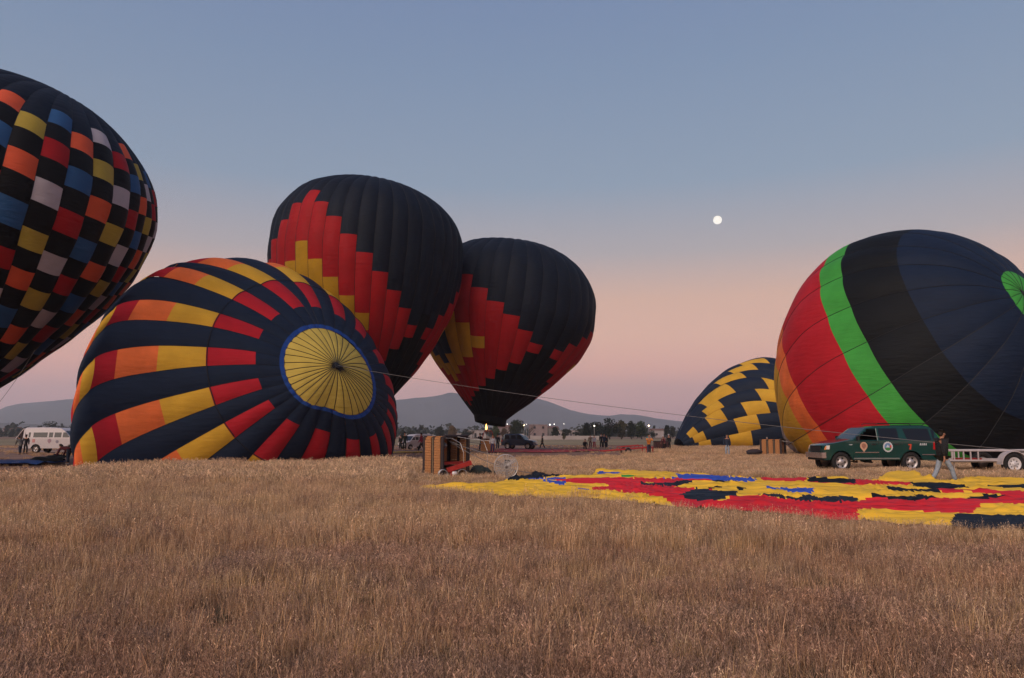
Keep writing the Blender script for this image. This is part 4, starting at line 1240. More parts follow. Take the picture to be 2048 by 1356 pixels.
pan = [(wx_+0.40, 0.92), (LT, 0.92), (LT, 0.52), (wx_+0.62, 0.52), (wx_+0.58, 0.66)]
obj('side_panel', [(x, -0.05, z) for x, z in pan]+[(x, -0.02, z) for x, z in pan], [(0, 1, 2, 3, 4), (9, 8, 7, 6, 5), (0, 5, 6, 1), (1, 6, 7, 2), (2, 7, 8, 3), (3, 8, 9, 4), (4, 9, 5, 0)], M_tw, tr)
for yy in (-0.18, 1.88):
    t_ = MB(); t_.lathe([(0.27, -0.12), (0.42, -0.125), (0.46, -0.08), (0.46, 0.08), (0.42, 0.125), (0.27, 0.12), (0.27, -0.12)], 28, RX, (wx_, yy, 0.46), cap=False); ty = t_.build('wheel', M_rubber, tr, True)
    sg = 1 if yy < 0 else -1
    t_ = MB(); t_.lathe([(0.02, 0.10*sg), (0.08, 0.105*sg), (0.09, 0.07*sg), (0.2, 0.085*sg), (0.25, 0.11*sg), (0.275, 0.125*sg), (0.275, 0.0)], 28, RX, (wx_, yy, 0.46)); t_.build('rim', M_white, ty, True)
    for q in range(8):
        t_ = MB()
        a = 2*math.pi*q/8
        t_.lathe([(0.02, -0.004), (0.027, 0), (0.02, 0.004)], 8, RX, (wx_+0.165*math.cos(a), yy-sg*0.086, 0.46+0.165*math.sin(a)))
        t_.build('rim_opening', M_black, ty)
MB().tube([(LT, 0.3, zl-0.06), (LT+1.1, 0.85, zl-0.08), (LT, 1.4, zl-0.06)], 0.035, 6).build('drawbar', M_tw, tr)
MB().tube([(LT+0.95, 0.85, zl-0.1), (LT+0.95, 0.85, 0.02)], 0.03, 6).build('jack_leg', M_steel, tr)
MB().tube([(0.3, 0.2, zl-0.08), (0.3, 0.2, 0.01)], 0.025, 6).build('prop_leg', M_steel, tr)

# ------------------------------------------------------------------ tipped basket
def tipped_basket(label, loc, rz, L, Wd, Hh, nslat, group):
    """lying on its side: floor at x=0, open mouth at x=L, Wd across (y), Hh high (z)"""
    b = empty('wicker_basket', loc, rz, label, 'basket', group)
    w = 0.05
    # near side wall (y = 0): wicker columns with dark straps between
    gap = 0.17
    cw = (L-gap*(nslat+0.2))/nslat
    for yy in (0, Wd):
        for i in range(nslat):
            x0 = 0.10*L/1.1+i*(cw+gap)
            v = MB()
            nz_ = 15
            for k in range(nz_):
                z0 = 0.05+k*(Hh-0.10)/nz_
                hh = (Hh-0.10)/nz_
                k2 = 1.0 if k not in (0, nz_-1) else 0.86
                v.box((x0+cw/2, yy, z0+hh/2), (cw*k2, w+0.035+(0.018 if k % 2 else 0), hh*0.90))
            v.build('wicker_panel', M_wicker, b)
        for i in range(nslat+1):
            x0 = 0.10*L/1.1+i*(cw+gap)-gap/2
            MB().box((x0, yy, Hh/2), (gap*0.9, w, Hh-0.06)).build('strap', M_leather, b)
        for i in range(nslat-1):
            x0 = 0.10*L/1.1+(i+1)*(cw+gap)-gap/2
            MB().box((x0, yy-0.035 if yy == 0 else yy+0.035, Hh*0.5), (0.022, 0.02, Hh-0.14)).build('webbing', mat('webbing', (0.30, 0.22, 0.12), 0.8), b)
    for zz_ in (0.03, Hh-0.03):
        for i in range(nslat):
            x0 = 0.10*L/1.1+i*(cw+gap)
            MB().box((x0+cw/2, Wd/2, zz_), (cw, Wd-0.1, 0.05)).build('wicker_panel', M_wicker, b)
        MB().box((L/2, Wd/2, zz_+(0.028 if zz_ < 0.1 else -0.028)), (L, Wd-0.08, 0.012)).build('lining', M_leather, b)
    MB().box((0.0, Wd/2, Hh/2), (0.05, Wd, Hh)).build('floor_board', mat('basket_floor', (0.03, 0.022, 0.02), 0.8), b)
    for yy in (0.2*Wd, 0.5*Wd, 0.8*Wd):
        MB().box((-0.05, yy, Hh/2), (0.05, 0.07, Hh*0.98)).build('runner', mat('runner_wood', (0.10, 0.06, 0.04), 0.7), b)
    rim = [(L, 0, 0.09), (L, 0, Hh-0.12), (L, 0.10, Hh), (L, Wd-0.1, Hh), (L, Wd, Hh-0.12), (L, Wd, 0.12), (L, Wd-0.1, 0.02), (L, 0.1, 0.02), (L, 0, 0.09)]
    MB().tube(rim, 0.055, 8).build('padded_rim', M_leather, b)
    for i in range(3):
        yy = Wd*(0.28+0.24*i)
        MB().box((0.06, yy, Hh/2), (0.05, Wd*0.13, Hh*0.92)).build('inner_wicker', M_wicker, b)
    return b
DB = 30.0
bk_x = gx(846, DB)
bsk = tipped_basket('tall wicker basket tipped on its side in the grass with a red burner spilling out', (bk_x, DB+0.3, 0.0), R_(-40), 1.05, 1.45, 1.62, 2, 'wicker baskets lying on their sides')
for i, (yy, zz_) in enumerate(((0.28, 0.3), (1.15, 0.3), (0.32, 1.25))):
    t_ = MB(); t_.lathe([(0.06, 0.1), (0.15, 0.14), (0.155, 0.2), (0.155, 0.75), (0.12, 0.83), (0.05, 0.86), (0.05, 0.92)], 14, RY, (0.0, yy, zz_)); t_.build('gas_cylinder', M_steel if i else mat('cyl_green', (0.03, 0.05, 0.035), 0.4), bsk, True)
MB().box((0.72, 0.72, 0.56), (0.6, 1.25, 0.10)).build('red_pad', M_redpaint, bsk)
for yy, z0, z1 in ((0.05, 1.55, 1.35), (1.40, 1.55, 1.40)):
    MB().tube([(1.05, yy, z0), (1.5, yy, z0-0.02), (1.95, yy, z1), (2.12, yy, z1-0.35), (2.15, yy, 0.05)], 0.009, 6).build('burner_upright', M_steel, bsk)
MB().tube([(1.05, 0.75, 1.60), (1.7, 0.9, 1.50), (2.6, 1.2, 1.42)], 0.010, 6).build('burner_upright', M_steel, bsk)
# burner frame on the ground before the opening
bf = empty('gas_burner', (gx(918, 28.9), 28.9, 0), R_(14), 'red burner frame with steel coils lying in the grass at the mouth of the basket', 'burner')
MB().box((0.0, 0, 0.48), (0.95, 0.34, 0.16), M=Matrix.Rotation(R_(-17), 3, 'Y')).build('burner_frame', M_redpaint, bf)
MB().box((-0.30, 0.0, 0.24), (0.12, 0.28, 0.42)).build('frame_leg', M_redpaint, bf)
for x_, r_ in ((-0.62, 0.16), (0.10, 0.17)):
    c_ = MB()
    for q in range(3): c_.torus(r_, 0.020, 20, 6, RX, (x_, -0.12+0.1*q, 0.20))
    c_.build('burner_coil', M_steel, bf, True)
MB().lathe([(0.03, -0.1), (0.09, -0.08), (0.09, 0.08), (0.03, 0.1)], 12, RY, (-0.2, -0.1, 0.22)).build('burner_valve', M_white, bf, True)
MB().tube([(0.5, -0.1, 0.55), (0.62, -0.1, 0.35), (0.66, -0.1, 0.05)], 0.016, 6).build('fuel_hose', M_black, bf)
# dark bag
bag = MB()
def blob(mb, c, r, n=10, m=8, jitter=0.12, seed=0):
    rr = random.Random(seed)
    vs_ = []; fs_ = []
    for i in range(m+1):
        th = math.pi*i/m
        for k in range(n):
            a = 2*math.pi*k/n
            s_ = 1+jitter*(rr.random()-0.5)*2*(0 if i in (0, m) else 1)
            vs_.append((c[0]+r[0]*s_*math.sin(th)*math.cos(a), c[1]+r[1]*s_*math.sin(th)*math.sin(a), c[2]+r[2]*s_*math.cos(th)))
    for i in range(m):
        for k in range(n):
            fs_.append((i*n+k, (i+1)*n+k, (i+1)*n+(k+1) % n, i*n+(k+1) % n))
    return mb.add(vs_, fs_)
blob(bag, (0, 0, 0.26), (0.36, 0.3, 0.24), seed=1); blob(bag, (0.26, 0.1, 0.22), (0.25, 0.25, 0.2), seed=2)
M_bag = cloth('bag', (0.025, 0.032, 0.028))
tag(bag.build('kit_bag', M_bag, smooth=True, loc=(gx(957, 29.5), 29.5, 0)), 'dark green canvas bag slumped in the grass between basket and fan', 'bag')
tag(blob(MB(), (0, 0, 0.22), (0.62, 0.4, 0.24), seed=5).build('kit_bag', cloth('bag2', (0.035, 0.028, 0.035)), smooth=True, loc=(gx(1508, 57), 57, 0.12)), 'low dark bundle on the grass left of the striped wicker basket', 'bag')

# far basket
fb = tipped_basket('striped wicker basket tipped over at the mouth of the rainbow banded balloon', (gx(1521, 58), 58, 0.08), R_(-30), 1.5, 1.7, 1.22, 3, 'wicker baskets lying on their sides')
MB().tube([(1.5, 0.3, 1.1), (2.3, 0.4, 1.0), (2.6, 0.6, 0.3)], 0.02, 6).build('burner_upright', M_steel, fb)

# fan
DF = 28.6
fan = empty('inflation_fan', (gx(1012, DF), DF, 0), R_(4), 'round wire caged inflation fan standing at the end of the flat envelope', 'fan')
FC = Vector((0, 0, 0.49)); FR = 0.44
M_wire = mat('fan_wire', (0.50, 0.46, 0.42), 0.45, 0.4)
cg = MB()
for yy, rs in ((-0.14, (0.44, 0.36, 0.28, 0.20, 0.12)), (0.14, (0.44, 0.30, 0.16))):
    for r_ in rs: cg.torus(r_, 0.008 if r_ < 0.44 else 0.016, 36, 5, RX, FC+Vector((0, yy-(0.44-r_)*0.12*(1 if yy < 0 else -1), 0)))
for k in range(28):
    a = 2*math.pi*k/28
    d = Vector((math.cos(a), 0, math.sin(a)))
    cg.tube([FC+d*0.06+Vector((0, -0.19, 0)), FC+d*0.3+Vector((0, -0.16, 0)), FC+d*0.44+Vector((0, -0.14, 0)), FC+d*0.445+Vector((0, 0.14, 0))], 0.0062, 4, False)
    if k % 2 == 0: cg.tube([FC+d*0.44+Vector((0, 0.14, 0)), FC+d*0.10+Vector((0, 0.18, 0))], 0.0062, 4, False)
cg.build('wire_cage', M_wire, fan)
MB().lathe([(0.03, -0.06), (0.07, -0.05), (0.075, 0.05), (0.03, 0.06)], 14, RX, FC).build('hub', M_steel, fan, True)
for k in range(3):
    a = 0.6+2*math.pi*k/3
    d = Vector((math.cos(a), 0, math.sin(a))); t = Vector((-math.sin(a), 0, math.cos(a)))
    pts = [FC+d*0.06+t*0.03+Vector((0, 0.02, 0)), FC+d*0.40+t*0.07+Vector((0, 0.045, 0)), FC+d*0.41-t*0.06-Vector((0, 0.045, 0)), FC+d*0.06-t*0.03-Vector((0, 0.02, 0))]
    obj('blade', pts+[p+Vector((0, 0.012, 0)) for p in pts], [(0, 1, 2, 3), (7, 6, 5, 4), (0, 4, 5, 1), (1, 5, 6, 2), (2, 6, 7, 3), (3, 7, 4, 0)], mat('blade_wood', (0.30, 0.25, 0.22), 0.5), fan)
MB().box(FC+Vector((0.08, 0.36, 0.10)), (0.24, 0.3, 0.26)).build('engine', M_black, fan)
MB().tube([(-0.36, 0.0, 0.02), (-0.36, 0.6, 0.02), (-0.3, 0.6, 0.3), (0.3, 0.6, 0.3), (0.36, 0.6, 0.02), (0.36, 0.0, 0.02), (-0.36, 0, 0.02)], 0.016, 6, False).build('stand', M_steel, fan)
for sg in (-1, 1):
    MB().torus(0.13, 0.035, 18, 8, RY, (sg*0.40, 0.45, 0.16)).build('wheel', M_rubber, fan, True)

# basket + burner under the upright balloon (the same thing as its envelope)
bb = Vector((gx(975, 72.5), 74.0, 0)) - b4.base
bw = MB()
for k in range(10):
    bw.box((bb.x, bb.y, 0.08+0.11*k+0.05), (1.35+0.02*(k % 2), 1.1+0.02*(k % 2), 0.10))
bw.build('basket', M_wicker, b4.root)
MB().tube([(bb.x-0.67, bb.y-0.55, 1.2), (bb.x+0.67, bb.y-0.55, 1.2), (bb.x+0.67, bb.y+0.55, 1.2), (bb.x-0.67, bb.y+0.55, 1.2), (bb.x-0.67, bb.y-0.55, 1.2)], 0.06, 6, False).build('padded_rim', M_leather, b4.root)
for sx_ in (-1, 1):
    for sy_ in (-1, 1):
        MB().tube([(bb.x+0.6*sx_, bb.y+0.5*sy_, 1.15), (bb.x+0.35*sx_, bb.y+0.3*sy_, 2.0)], 0.03, 6).build('burner_upright', M_redpaint, b4.root)
        a_ = 0.8+1.57*(sx_+1)/2+3.14*(sy_+1)/2
        MB().tube([(bb.x+0.35*sx_, bb.y+0.3*sy_, 2.0), (mouth4.x-b4.base.x+1.25*sx_*0.8, mouth4.y-b4.base.y+1.0*sy_, mouth4.z-0.6)], 0.012, 4).build('suspension_cable', M_tape, b4.root)
MB().box((bb.x, bb.y, 2.0), (0.72, 0.62, 0.08)).build('burner_frame', M_redpaint, b4.root)
for sx_ in (-0.18, 0.18):
    MB().lathe([(0.05, 1.72), (0.12, 1.76), (0.14, 2.05), (0.10, 2.12)], 12, None, (bb.x+sx_, bb.y, 0)).build('burner_can', M_steel, b4.root, True)
M_flame = bpy.data.materials.new('flame')
M_flame.use_nodes = True
_nt = M_flame.node_tree; _b = _nt.nodes['Principled BSDF']
_b.inputs['Base Color'].default_value = (1, 0.5, 0.1, 1); _b.inputs['Emission Color'].default_value = (1.0, 0.50, 0.12, 1); _b.inputs['Emission Strength'].default_value = 6.0
MB().lathe([(0.02, 2.10), (0.08, 2.18), (0.10, 2.3), (0.07, 2.45), (0.03, 2.6), (0.01, 2.7)], 12, None, (bb.x-0.18, bb.y, 0)).build('burner_flame', M_flame, b4.root, True)

# ------------------------------------------------------------------ other cloth on the ground
def flat_cloth(label, pts, z, mcol, seed, parts=None, hump=0.12):
    """pts: (photo x, depth) outline of a loose cloth heap"""
    root = None
    xs = [gx(p, d) for p, d in pts]; ys = [d for p, d in pts]
    x0, x1, y0, y1 = min(xs), max(xs), min(ys), max(ys)
    nx, ny = 70, 26
    poly = list(zip(xs, ys))
    vs_ = []; 
    gx_, gy_ = np.meshgrid(np.linspace(x0, x1, nx), np.linspace(y0, y1, ny), indexing='ij')
    cx_, cy_ = (gx_[:-1, :-1]+gx_[1:, 1:])/2, (gy_[:-1, :-1]+gy_[1:, 1:])/2
    ins = inside(cx_, cy_, poly)
    for i in range(nx):
        for j in range(ny):
            x_, y_ = gx_[i, j], gy_[i, j]
            h = hump*(0.5+0.5*mnoise.noise(Vector((x_*0.9, y_*1.6, seed)))) + hump*0.5*abs(mnoise.noise(Vector((x_*0.4, y_*3.0, seed+5))))
            vs_.append((x_-(x0+x1)/2, y_-(y0+y1)/2, h+0.01))
    fs_ = [(i*ny+j, (i+1)*ny+j, (i+1)*ny+j+1, i*ny+j+1) for i in range(nx-1) for j in range(ny-1) if ins[i, j]]
    o = obj('loose_envelope', vs_, fs_, mcol, None, True, loc=((x0+x1)/2, (y0+y1)/2, z))
    return tag(o, label, 'balloon')
flat_cloth('dark blue envelope cloth laid along the ground at the left edge', [(-160, 40.5), (20, 40.2), (75, 41), (125, 43), (128, 47), (110, 49), (60, 47), (-160, 46)], 0.0, F['blue'], 3, hump=0.22)
flat_cloth('black envelope end gathered by the stooping person', [(60, 39.5), (125, 39.8), (130, 43.5), (122, 45.5), (100, 43)], 0.08, F['black'], 8, hump=0.55)
flat_cloth('long red envelope lying on the dirt under the upright balloon', [(975, 70), (1100, 69), (1210, 76), (1190, 84), (1090, 82), (1000, 86)], 0.0, F['red'], 12, hump=0.08)
flat_cloth('narrow yellow envelope strip on the dirt beside the striped balloon', [(770, 66), (850, 68), (856, 71), (775, 70)], 0.0, F['yellow'], 15, hump=0.12)

# red trailer frame behind
rt = empty('tilted_trailer', (gx(1258, 63), 63, 0), R_(8), 'low red metal trailer frame resting on the dirt beside the person in orange', 'trailer')
for yy in (0, 1.1):
    MB().tube([(-2.2, yy, 0.28), (2.1, yy, 0.62)], 0.05, 6).build('side_rail', M_redpaint, rt)
    MB().tube([(-0.7, yy, 0.62), (1.2, yy, 0.78)], 0.04, 6).build('top_rail', M_redpaint, rt)
    for x_ in (-0.7, 0.5, 1.2): MB().tube([(x_, yy, 0.40+x_*0.08), (x_, yy, 0.66+x_*0.08)], 0.035, 6).build('rail_post', M_redpaint, rt)
    MB().tube([(2.05, yy, 0.6), (2.05, yy, 0.0)], 0.05, 6).build('leg', M_redpaint, rt)
    MB().tube([(1.5, yy, 0.55), (1.5, yy, 0.0)], 0.05, 6).build('leg', M_redpaint, rt)
for x_ in (-2.1, -1.2, -0.3, 0.6, 1.5): MB().box((x_, 0.55, 0.445+x_*0.079), (0.07, 1.1, 0.05)).build('cross_bar', M_redpaint, rt)
for yy in (-0.12, 1.22): MB().torus(0.22, 0.07, 18, 8, RX, (-0.1, yy, 0.29)).build('wheel', M_rubber, rt, True)
# gear heap left of the zigzag balloon
gh = empty('wicker_basket', (gx(1322, 77), 77, 0), 0.2, 'dark maroon basket standing left of the zigzag balloon', 'basket')
for k in range(9): MB().box((0, 0, 0.06+0.1*k), (1.25, 0.9, 0.09)).build('wicker_band', mat('dark_wicker', (0.07, 0.03, 0.03), 0.8, var=0.2), gh)
MB().tube([(-0.62, -0.45, 0.95), (0.62, -0.45, 0.95), (0.62, 0.45, 0.95), (-0.62, 0.45, 0.95), (-0.62, -0.45, 0.95)], 0.05, 6, False).build('padded_rim', M_leather, gh)

# ------------------------------------------------------------------ ropes
def rope(label, pts, r, sag, n=40):
    P0, P1 = Vector(pts[0]), Vector(pts[1])
    ln = [P0.lerp(P1, i/n) - Vector((0, 0, sag*4*(i/n)*(1-i/n))) for i in range(n+1)]
    return tag(MB().tube([p-P0 for p in ln], r, 5).build('rope', M_rope, loc=P0), label, 'rope')
e_ = at(2330, 926, 26.5)
rope('long pale crown line running from the yellow crown down to the right edge', [crown2+Vector((0.05, -0.1, 0)), e_], 0.011, 0.42)
rope('thin line hanging below the checkered balloon', [at(70, 700, 38), at(-10, 815, 40)], 0.010, 0.15)
for a, b, s in (((880, 873, 30.3), (1000, 912, 28.9), 0.1), ((895, 874, 30.6), (972, 888, 36), 0.05), ((883, 872, 30.4), (1062, 946, 28.5), 0.25)):
    rope({880: 'black suspension cable from the tipped basket to the fan', 895: 'black suspension cable trailing behind the tipped basket', 883: 'black suspension cable from the tipped basket to the flat envelope'}[a[0]], [at(*a), at(*b)], 0.013, s, 16)

# ------------------------------------------------------------------ far background: wall, houses, trees, lamps
M_wall = mat('pale_wall', (0.32, 0.28, 0.27), 0.9, var=0.1, scale=0.4)
M_pink = mat('pink_render', (0.22, 0.165, 0.16), 0.9, var=0.1, scale=0.4)
M_beige = mat('beige_render', (0.20, 0.18, 0.165), 0.9, var=0.1, scale=0.4)
def wall(label, p0, p1, d, z0, h):
    x0, x1 = gx(p0, d), gx(p1, d)
    r = empty('field_wall', ((x0+x1)/2, d, z0), 0, label, 'wall')
    L = x1-x0
    MB().box((0, 0, h/2), (L, 0.3, h)).build('wall_run', M_wall, r)
    n = int(L/6)
    for i in range(n+1): MB().box((-L/2+i*L/n, -0.02, h/2+0.06), (0.5, 0.42, h+0.12)).build('pier', M_wall, r)
wall('long pale boundary wall far behind the dark blue vehicle', 1062, 1202, 232, 0, 1.15)
wall('pale wall seen over the far white van and the tipped basket', 740, 940, 520, 0, 2.1)
def house(label, px, d, w, h, m, roof=0.0, fl=1):
    r = empty('house', (gx(px, d), d, 0), 0.1, label, 'house', 'houses beyond the field')
    MB().box((0, 0, h/2), (w, 6, h)).build('wall', m, r)
    if roof:
        obj('roof', [(-w/2-.3, -3.3, h), (w/2+.3, -3.3, h), (w/2+.3, 3.3, h), (-w/2-.3, 3.3, h), (-w/2-.3, 0, h+roof), (w/2+.3, 0, h+roof)], [(0, 1, 5, 4), (2, 3, 4, 5), (1, 2, 5), (3, 0, 4)], mat('roof_tile', (0.16, 0.08, 0.06), 0.9), r)
    else:
        MB().box((0, 0, h+0.12), (w+0.3, 6.3, 0.24)).build('roof', m, r)
    n = max(2, int(w/3.0))
    for f in range(fl):
        for i in range(n):
            x_ = -w/2+(i+0.5)*w/n
            if f == 0 and i == n//2: MB().box((x_, -3.03, 1.05), (0.9, 0.1, 2.1)).build('door', M_black, r)
            else: MB().box((x_, -3.03, 1.6+2.9*f), (0.9, 0.1, 1.0)).build('window', M_glass, r)
house('pale pink two storey house right of the round green tree', 1076, 330, 7.5, 5.6, M_pink, 0, 2)
house('lower beige house standing right of the pale pink one', 1097, 340, 8, 4.4, M_beige, 0.8)
house('small pink house with a tiled roof behind the lit burner', 1006, 350, 7, 4.6, M_pink, 1.2)
house('white shed left of the lit burner', 950, 320, 9, 3.0, M_wall)
house('wide low white building behind the line of dark trees', 1140, 420, 16, 3.6, M_wall)
house('pink house seen above the white van at the far left', 25, 520, 10, 5.0, M_pink, 1.5)
house('pale house at the very left foot of the hills', -20, 560, 9, 6.0, M_wall, 0, 2)
house('white house right of the dark trees under the bright lamp', 1318, 380, 8, 3.6, M_wall, 0.8)

def leaf_mat(name, c): return mat(name, c, 0.9, var=0.35, scale=0.8, transl=0.15, spec=0.1)
M_leaf = {'dark': leaf_mat('leaf_dark', (0.014, 0.019, 0.010)), 'green': leaf_mat('leaf_green', (0.040, 0.055, 0.020)), 'olive': leaf_mat('leaf_olive', (0.07, 0.062, 0.028)), 'brown': leaf_mat('leaf_brown', (0.12, 0.075, 0.04)), 'grey': leaf_mat('leaf_grey', (0.035, 0.04, 0.03))}
def tree(label, px, d, top, wpx, leaf, name='broad_tree', base=0.0, cat='tree', seed=0, conic=False, bare=False, group='trees along the far edge of the field', n=1500, wide=None):
    X = gx(px, d)
    H = CAMZ + (HZ-top)*d/FPX - base
    Wd = wpx*d/FPX
    rr = random.Random(seed*17+int(px))
    r = empty(name, (X, d, base), rr.random()*6, label, cat, group)
    t = MB()
    th = H*0.45
    tr_ = max(0.10, H*0.03)
    t.tube([(0, 0, -0.1), (0.05*H*rr.uniform(-1, 1), 0.02*H, th*0.5), (0.04*H*rr.uniform(-1, 1), 0, th), (0, 0, H*0.8)], [tr_*1.3, tr_, tr_*0.7, tr_*0.15], 7)
    for k in range(7 if not bare else 16):
        a = rr.random()*6.28; z0 = H*rr.uniform(0.25, 0.6)
        e = Vector((math.cos(a)*Wd*0.4, math.sin(a)*Wd*0.4, min(H*0.95, z0+H*rr.uniform(0.15, 0.4))))
        m_ = Vector((e.x*0.45, e.y*0.45, z0+(e.z-z0)*0.35))
        t.tube([(0, 0, z0), m_, e], [tr_*0.5, tr_*0.3, tr_*0.08], 5)
        if bare:
            for q in range(4):
                a2 = rr.random()*6.28
                s0 = m_.lerp(e, rr.random())
                t.tube([s0, s0+Vector((math.cos(a2)*Wd*0.2, math.sin(a2)*Wd*0.2, H*0.16))], [tr_*0.12, tr_*0.04], 4)
    t.build('trunk', M_bark, r)
    if bare: return r
    lobes = []
    for k in range(9):
        a = rr.random()*6.28
        zz_ = rr.uniform(0.22, 0.8)
        spread = (1-zz_*0.75 if conic else math.sin(math.pi*min(1, zz_*0.9+0.1))**0.5)
        q = rr.uniform(0.1, 0.62)*spread
        lobes.append((math.cos(a)*q*Wd/2, math.sin(a)*q*Wd/2, H*zz_, rr.uniform(0.16, 0.27)))
    lobes.append((0, 0, H*0.82, 0.2)); lobes.append((0, 0, H*0.5, 0.3)); lobes.append((0, 0, H*0.3, 0.27))
    vs_ = []; fs_ = []
    for k in range(n):
        lx, ly, lz, lr = lobes[rr.randrange(len(lobes))]
        v = Vector((rr.gauss(0, 1), rr.gauss(0, 1), rr.gauss(0, 1))); v.normalize()
        rad_ = rr.random()**0.5
        p = Vector((lx+v.x*lr*Wd*1.05*rad_, ly+v.y*lr*Wd*1.05*rad_, lz+v.z*lr*H*0.85*rad_))
        if p.z < 0.04*H: p.z = H*rr.uniform(0.04, 0.4)
        if p.z > H: p.z = H*rr.uniform(0.8, 1.0)
        s_ = H*rr.uniform(0.03, 0.06)
        u = Vector((rr.gauss(0, 1), rr.gauss(0, 1), rr.gauss(0, 1))).normalized()
        w = u.orthogonal().normalized()
        b_ = len(vs_)
        vs_ += [p+u*s_, p+w*s_*0.7, p-u*s_, p-w*s_*0.7]
        fs_.append((b_, b_+1, b_+2, b_+3))
    obj('crown', vs_, fs_, M_leaf[leaf], r)
    return r
T_ = [('low dark bushy tree rising behind the white van at the left', 97, 300, 842, 58, 'grey', 'round_bush'), ('small dark bush at the left end of the far wall', 805, 270, 860, 14, 'grey', 'round_bush'),
      ('wide grey bush above the far white van', 822, 290, 860, 22, 'grey', 'round_bush'), ('rounded grey green tree over the tipped basket', 880, 300, 853, 26, 'grey', 'broad_tree'),
      ('brown leafed tree just right of the grey one over the basket', 903, 290, 850, 20, 'brown', 'broad_tree'), ('low grey tree beside the pole left of the burner', 932, 310, 857, 22, 'grey', 'broad_tree'),
      ('slim dark tree directly behind the lit burner', 991, 260, 850, 20, 'green', 'broad_tree'), ('pale bush between the burner and the round green tree', 1008, 300, 856, 16, 'brown', 'round_bush'),
      ('large round green tree behind the dark blue vehicle', 1032, 270, 838, 42, 'green', 'broad_tree'), ('dark tree rising from the middle of the pale wall', 1110, 250, 853, 20, 'dark', 'broad_tree'),
      ('low grey tree right of the dark one on the wall', 1131, 262, 857, 26, 'grey', 'broad_tree'), ('small olive bush in front of the pale wall', 1128, 226, 868, 10, 'olive', 'round_bush'),
      ('low dark tree joining the dark grove on its left', 1158, 262, 857, 28, 'grey', 'broad_tree'), ('pointed dark tree at the left end of the grove', 1174, 250, 844, 20, 'dark', 'pointed_tree'),
      ('round topped dark tree with a lamp before it', 1191, 256, 842, 24, 'dark', 'broad_tree'), ('tallest dark tree in the middle of the grove', 1219, 240, 835, 36, 'dark', 'broad_tree'),
      ('olive brown tree right of the tallest one', 1243, 246, 840, 22, 'olive', 'broad_tree'), ('narrow dark conifer right of the olive tree', 1263, 244, 841, 16, 'dark', 'pointed_tree'),
      ('broad dark green tree at the right end of the grove', 1283, 250, 841, 28, 'green', 'broad_tree'), ('low grey bush under the bright lamp', 1305, 300, 860, 18, 'grey', 'round_bush'),
      ('dark conifer left of the zigzag balloon', 1334, 300, 850, 16, 'dark', 'pointed_tree'), ('second dark conifer touching the zigzag balloon', 1345, 305, 852, 16, 'grey', 'pointed_tree'),
      ('low grey tree in the hazy valley at the left edge', 12, 600, 856, 40, 'grey', 'broad_tree'), ('far grey tree left of the white van', 40, 640, 858, 30, 'grey', 'broad_tree'), ('faint grey tree right behind the white van roof', 130, 560, 854, 24, 'grey', 'broad_tree')]
for i, (lab, px, d, top, w, leaf, nm) in enumerate(T_):
    tree(lab, px, d, top, w*(1.5 if 1150 < px < 1300 else 1.2), leaf, nm, seed=i, conic=(nm == 'pointed_tree'))
tree('bare branching tree right of the round green tree', 1060, 262, 846, 26, 'brown', 'bare_tree', seed=77, bare=True)
tree('thin bare pole like tree at the left of the burner', 946, 300, 856, 8, 'brown', 'bare_tree', seed=78, bare=True)
# hazy far groves: many trees that read as one mass
gv2 = []; gf2 = []
for k in range(9000):
    px = rng.uniform(-500, 2500); d = rng.uniform(420, 900)
    n_ = mnoise.noise(Vector((px*0.02, d*0.01, 4)))
    if n_ < -0.05: continue
    h = (2.0 + 4.5*rng.random()**2*(0.6+n_)*2)
    X = gx(px, d)
    for q in range(3):
        s_ = rng.uniform(0.8, 2.0); z = rng.uniform(0.2, 1.0)*h
        u = Vector(rng.normal(size=3)).normalized(); w = u.orthogonal().normalized(); p = Vector((X+rng.normal()*1.5, d+rng.normal()*1.5, z))
        b_ = len(gv2); gv2 += [p+u*s_, p+w*s_, p-u*s_, p-w*s_]; gf2.append((b_, b_+1, b_+2, b_+3))
tag(obj('far_grove', gv2, gf2, M_leaf['grey']), 'hazy far off scrub and groves below the hills', None, None, 'stuff')
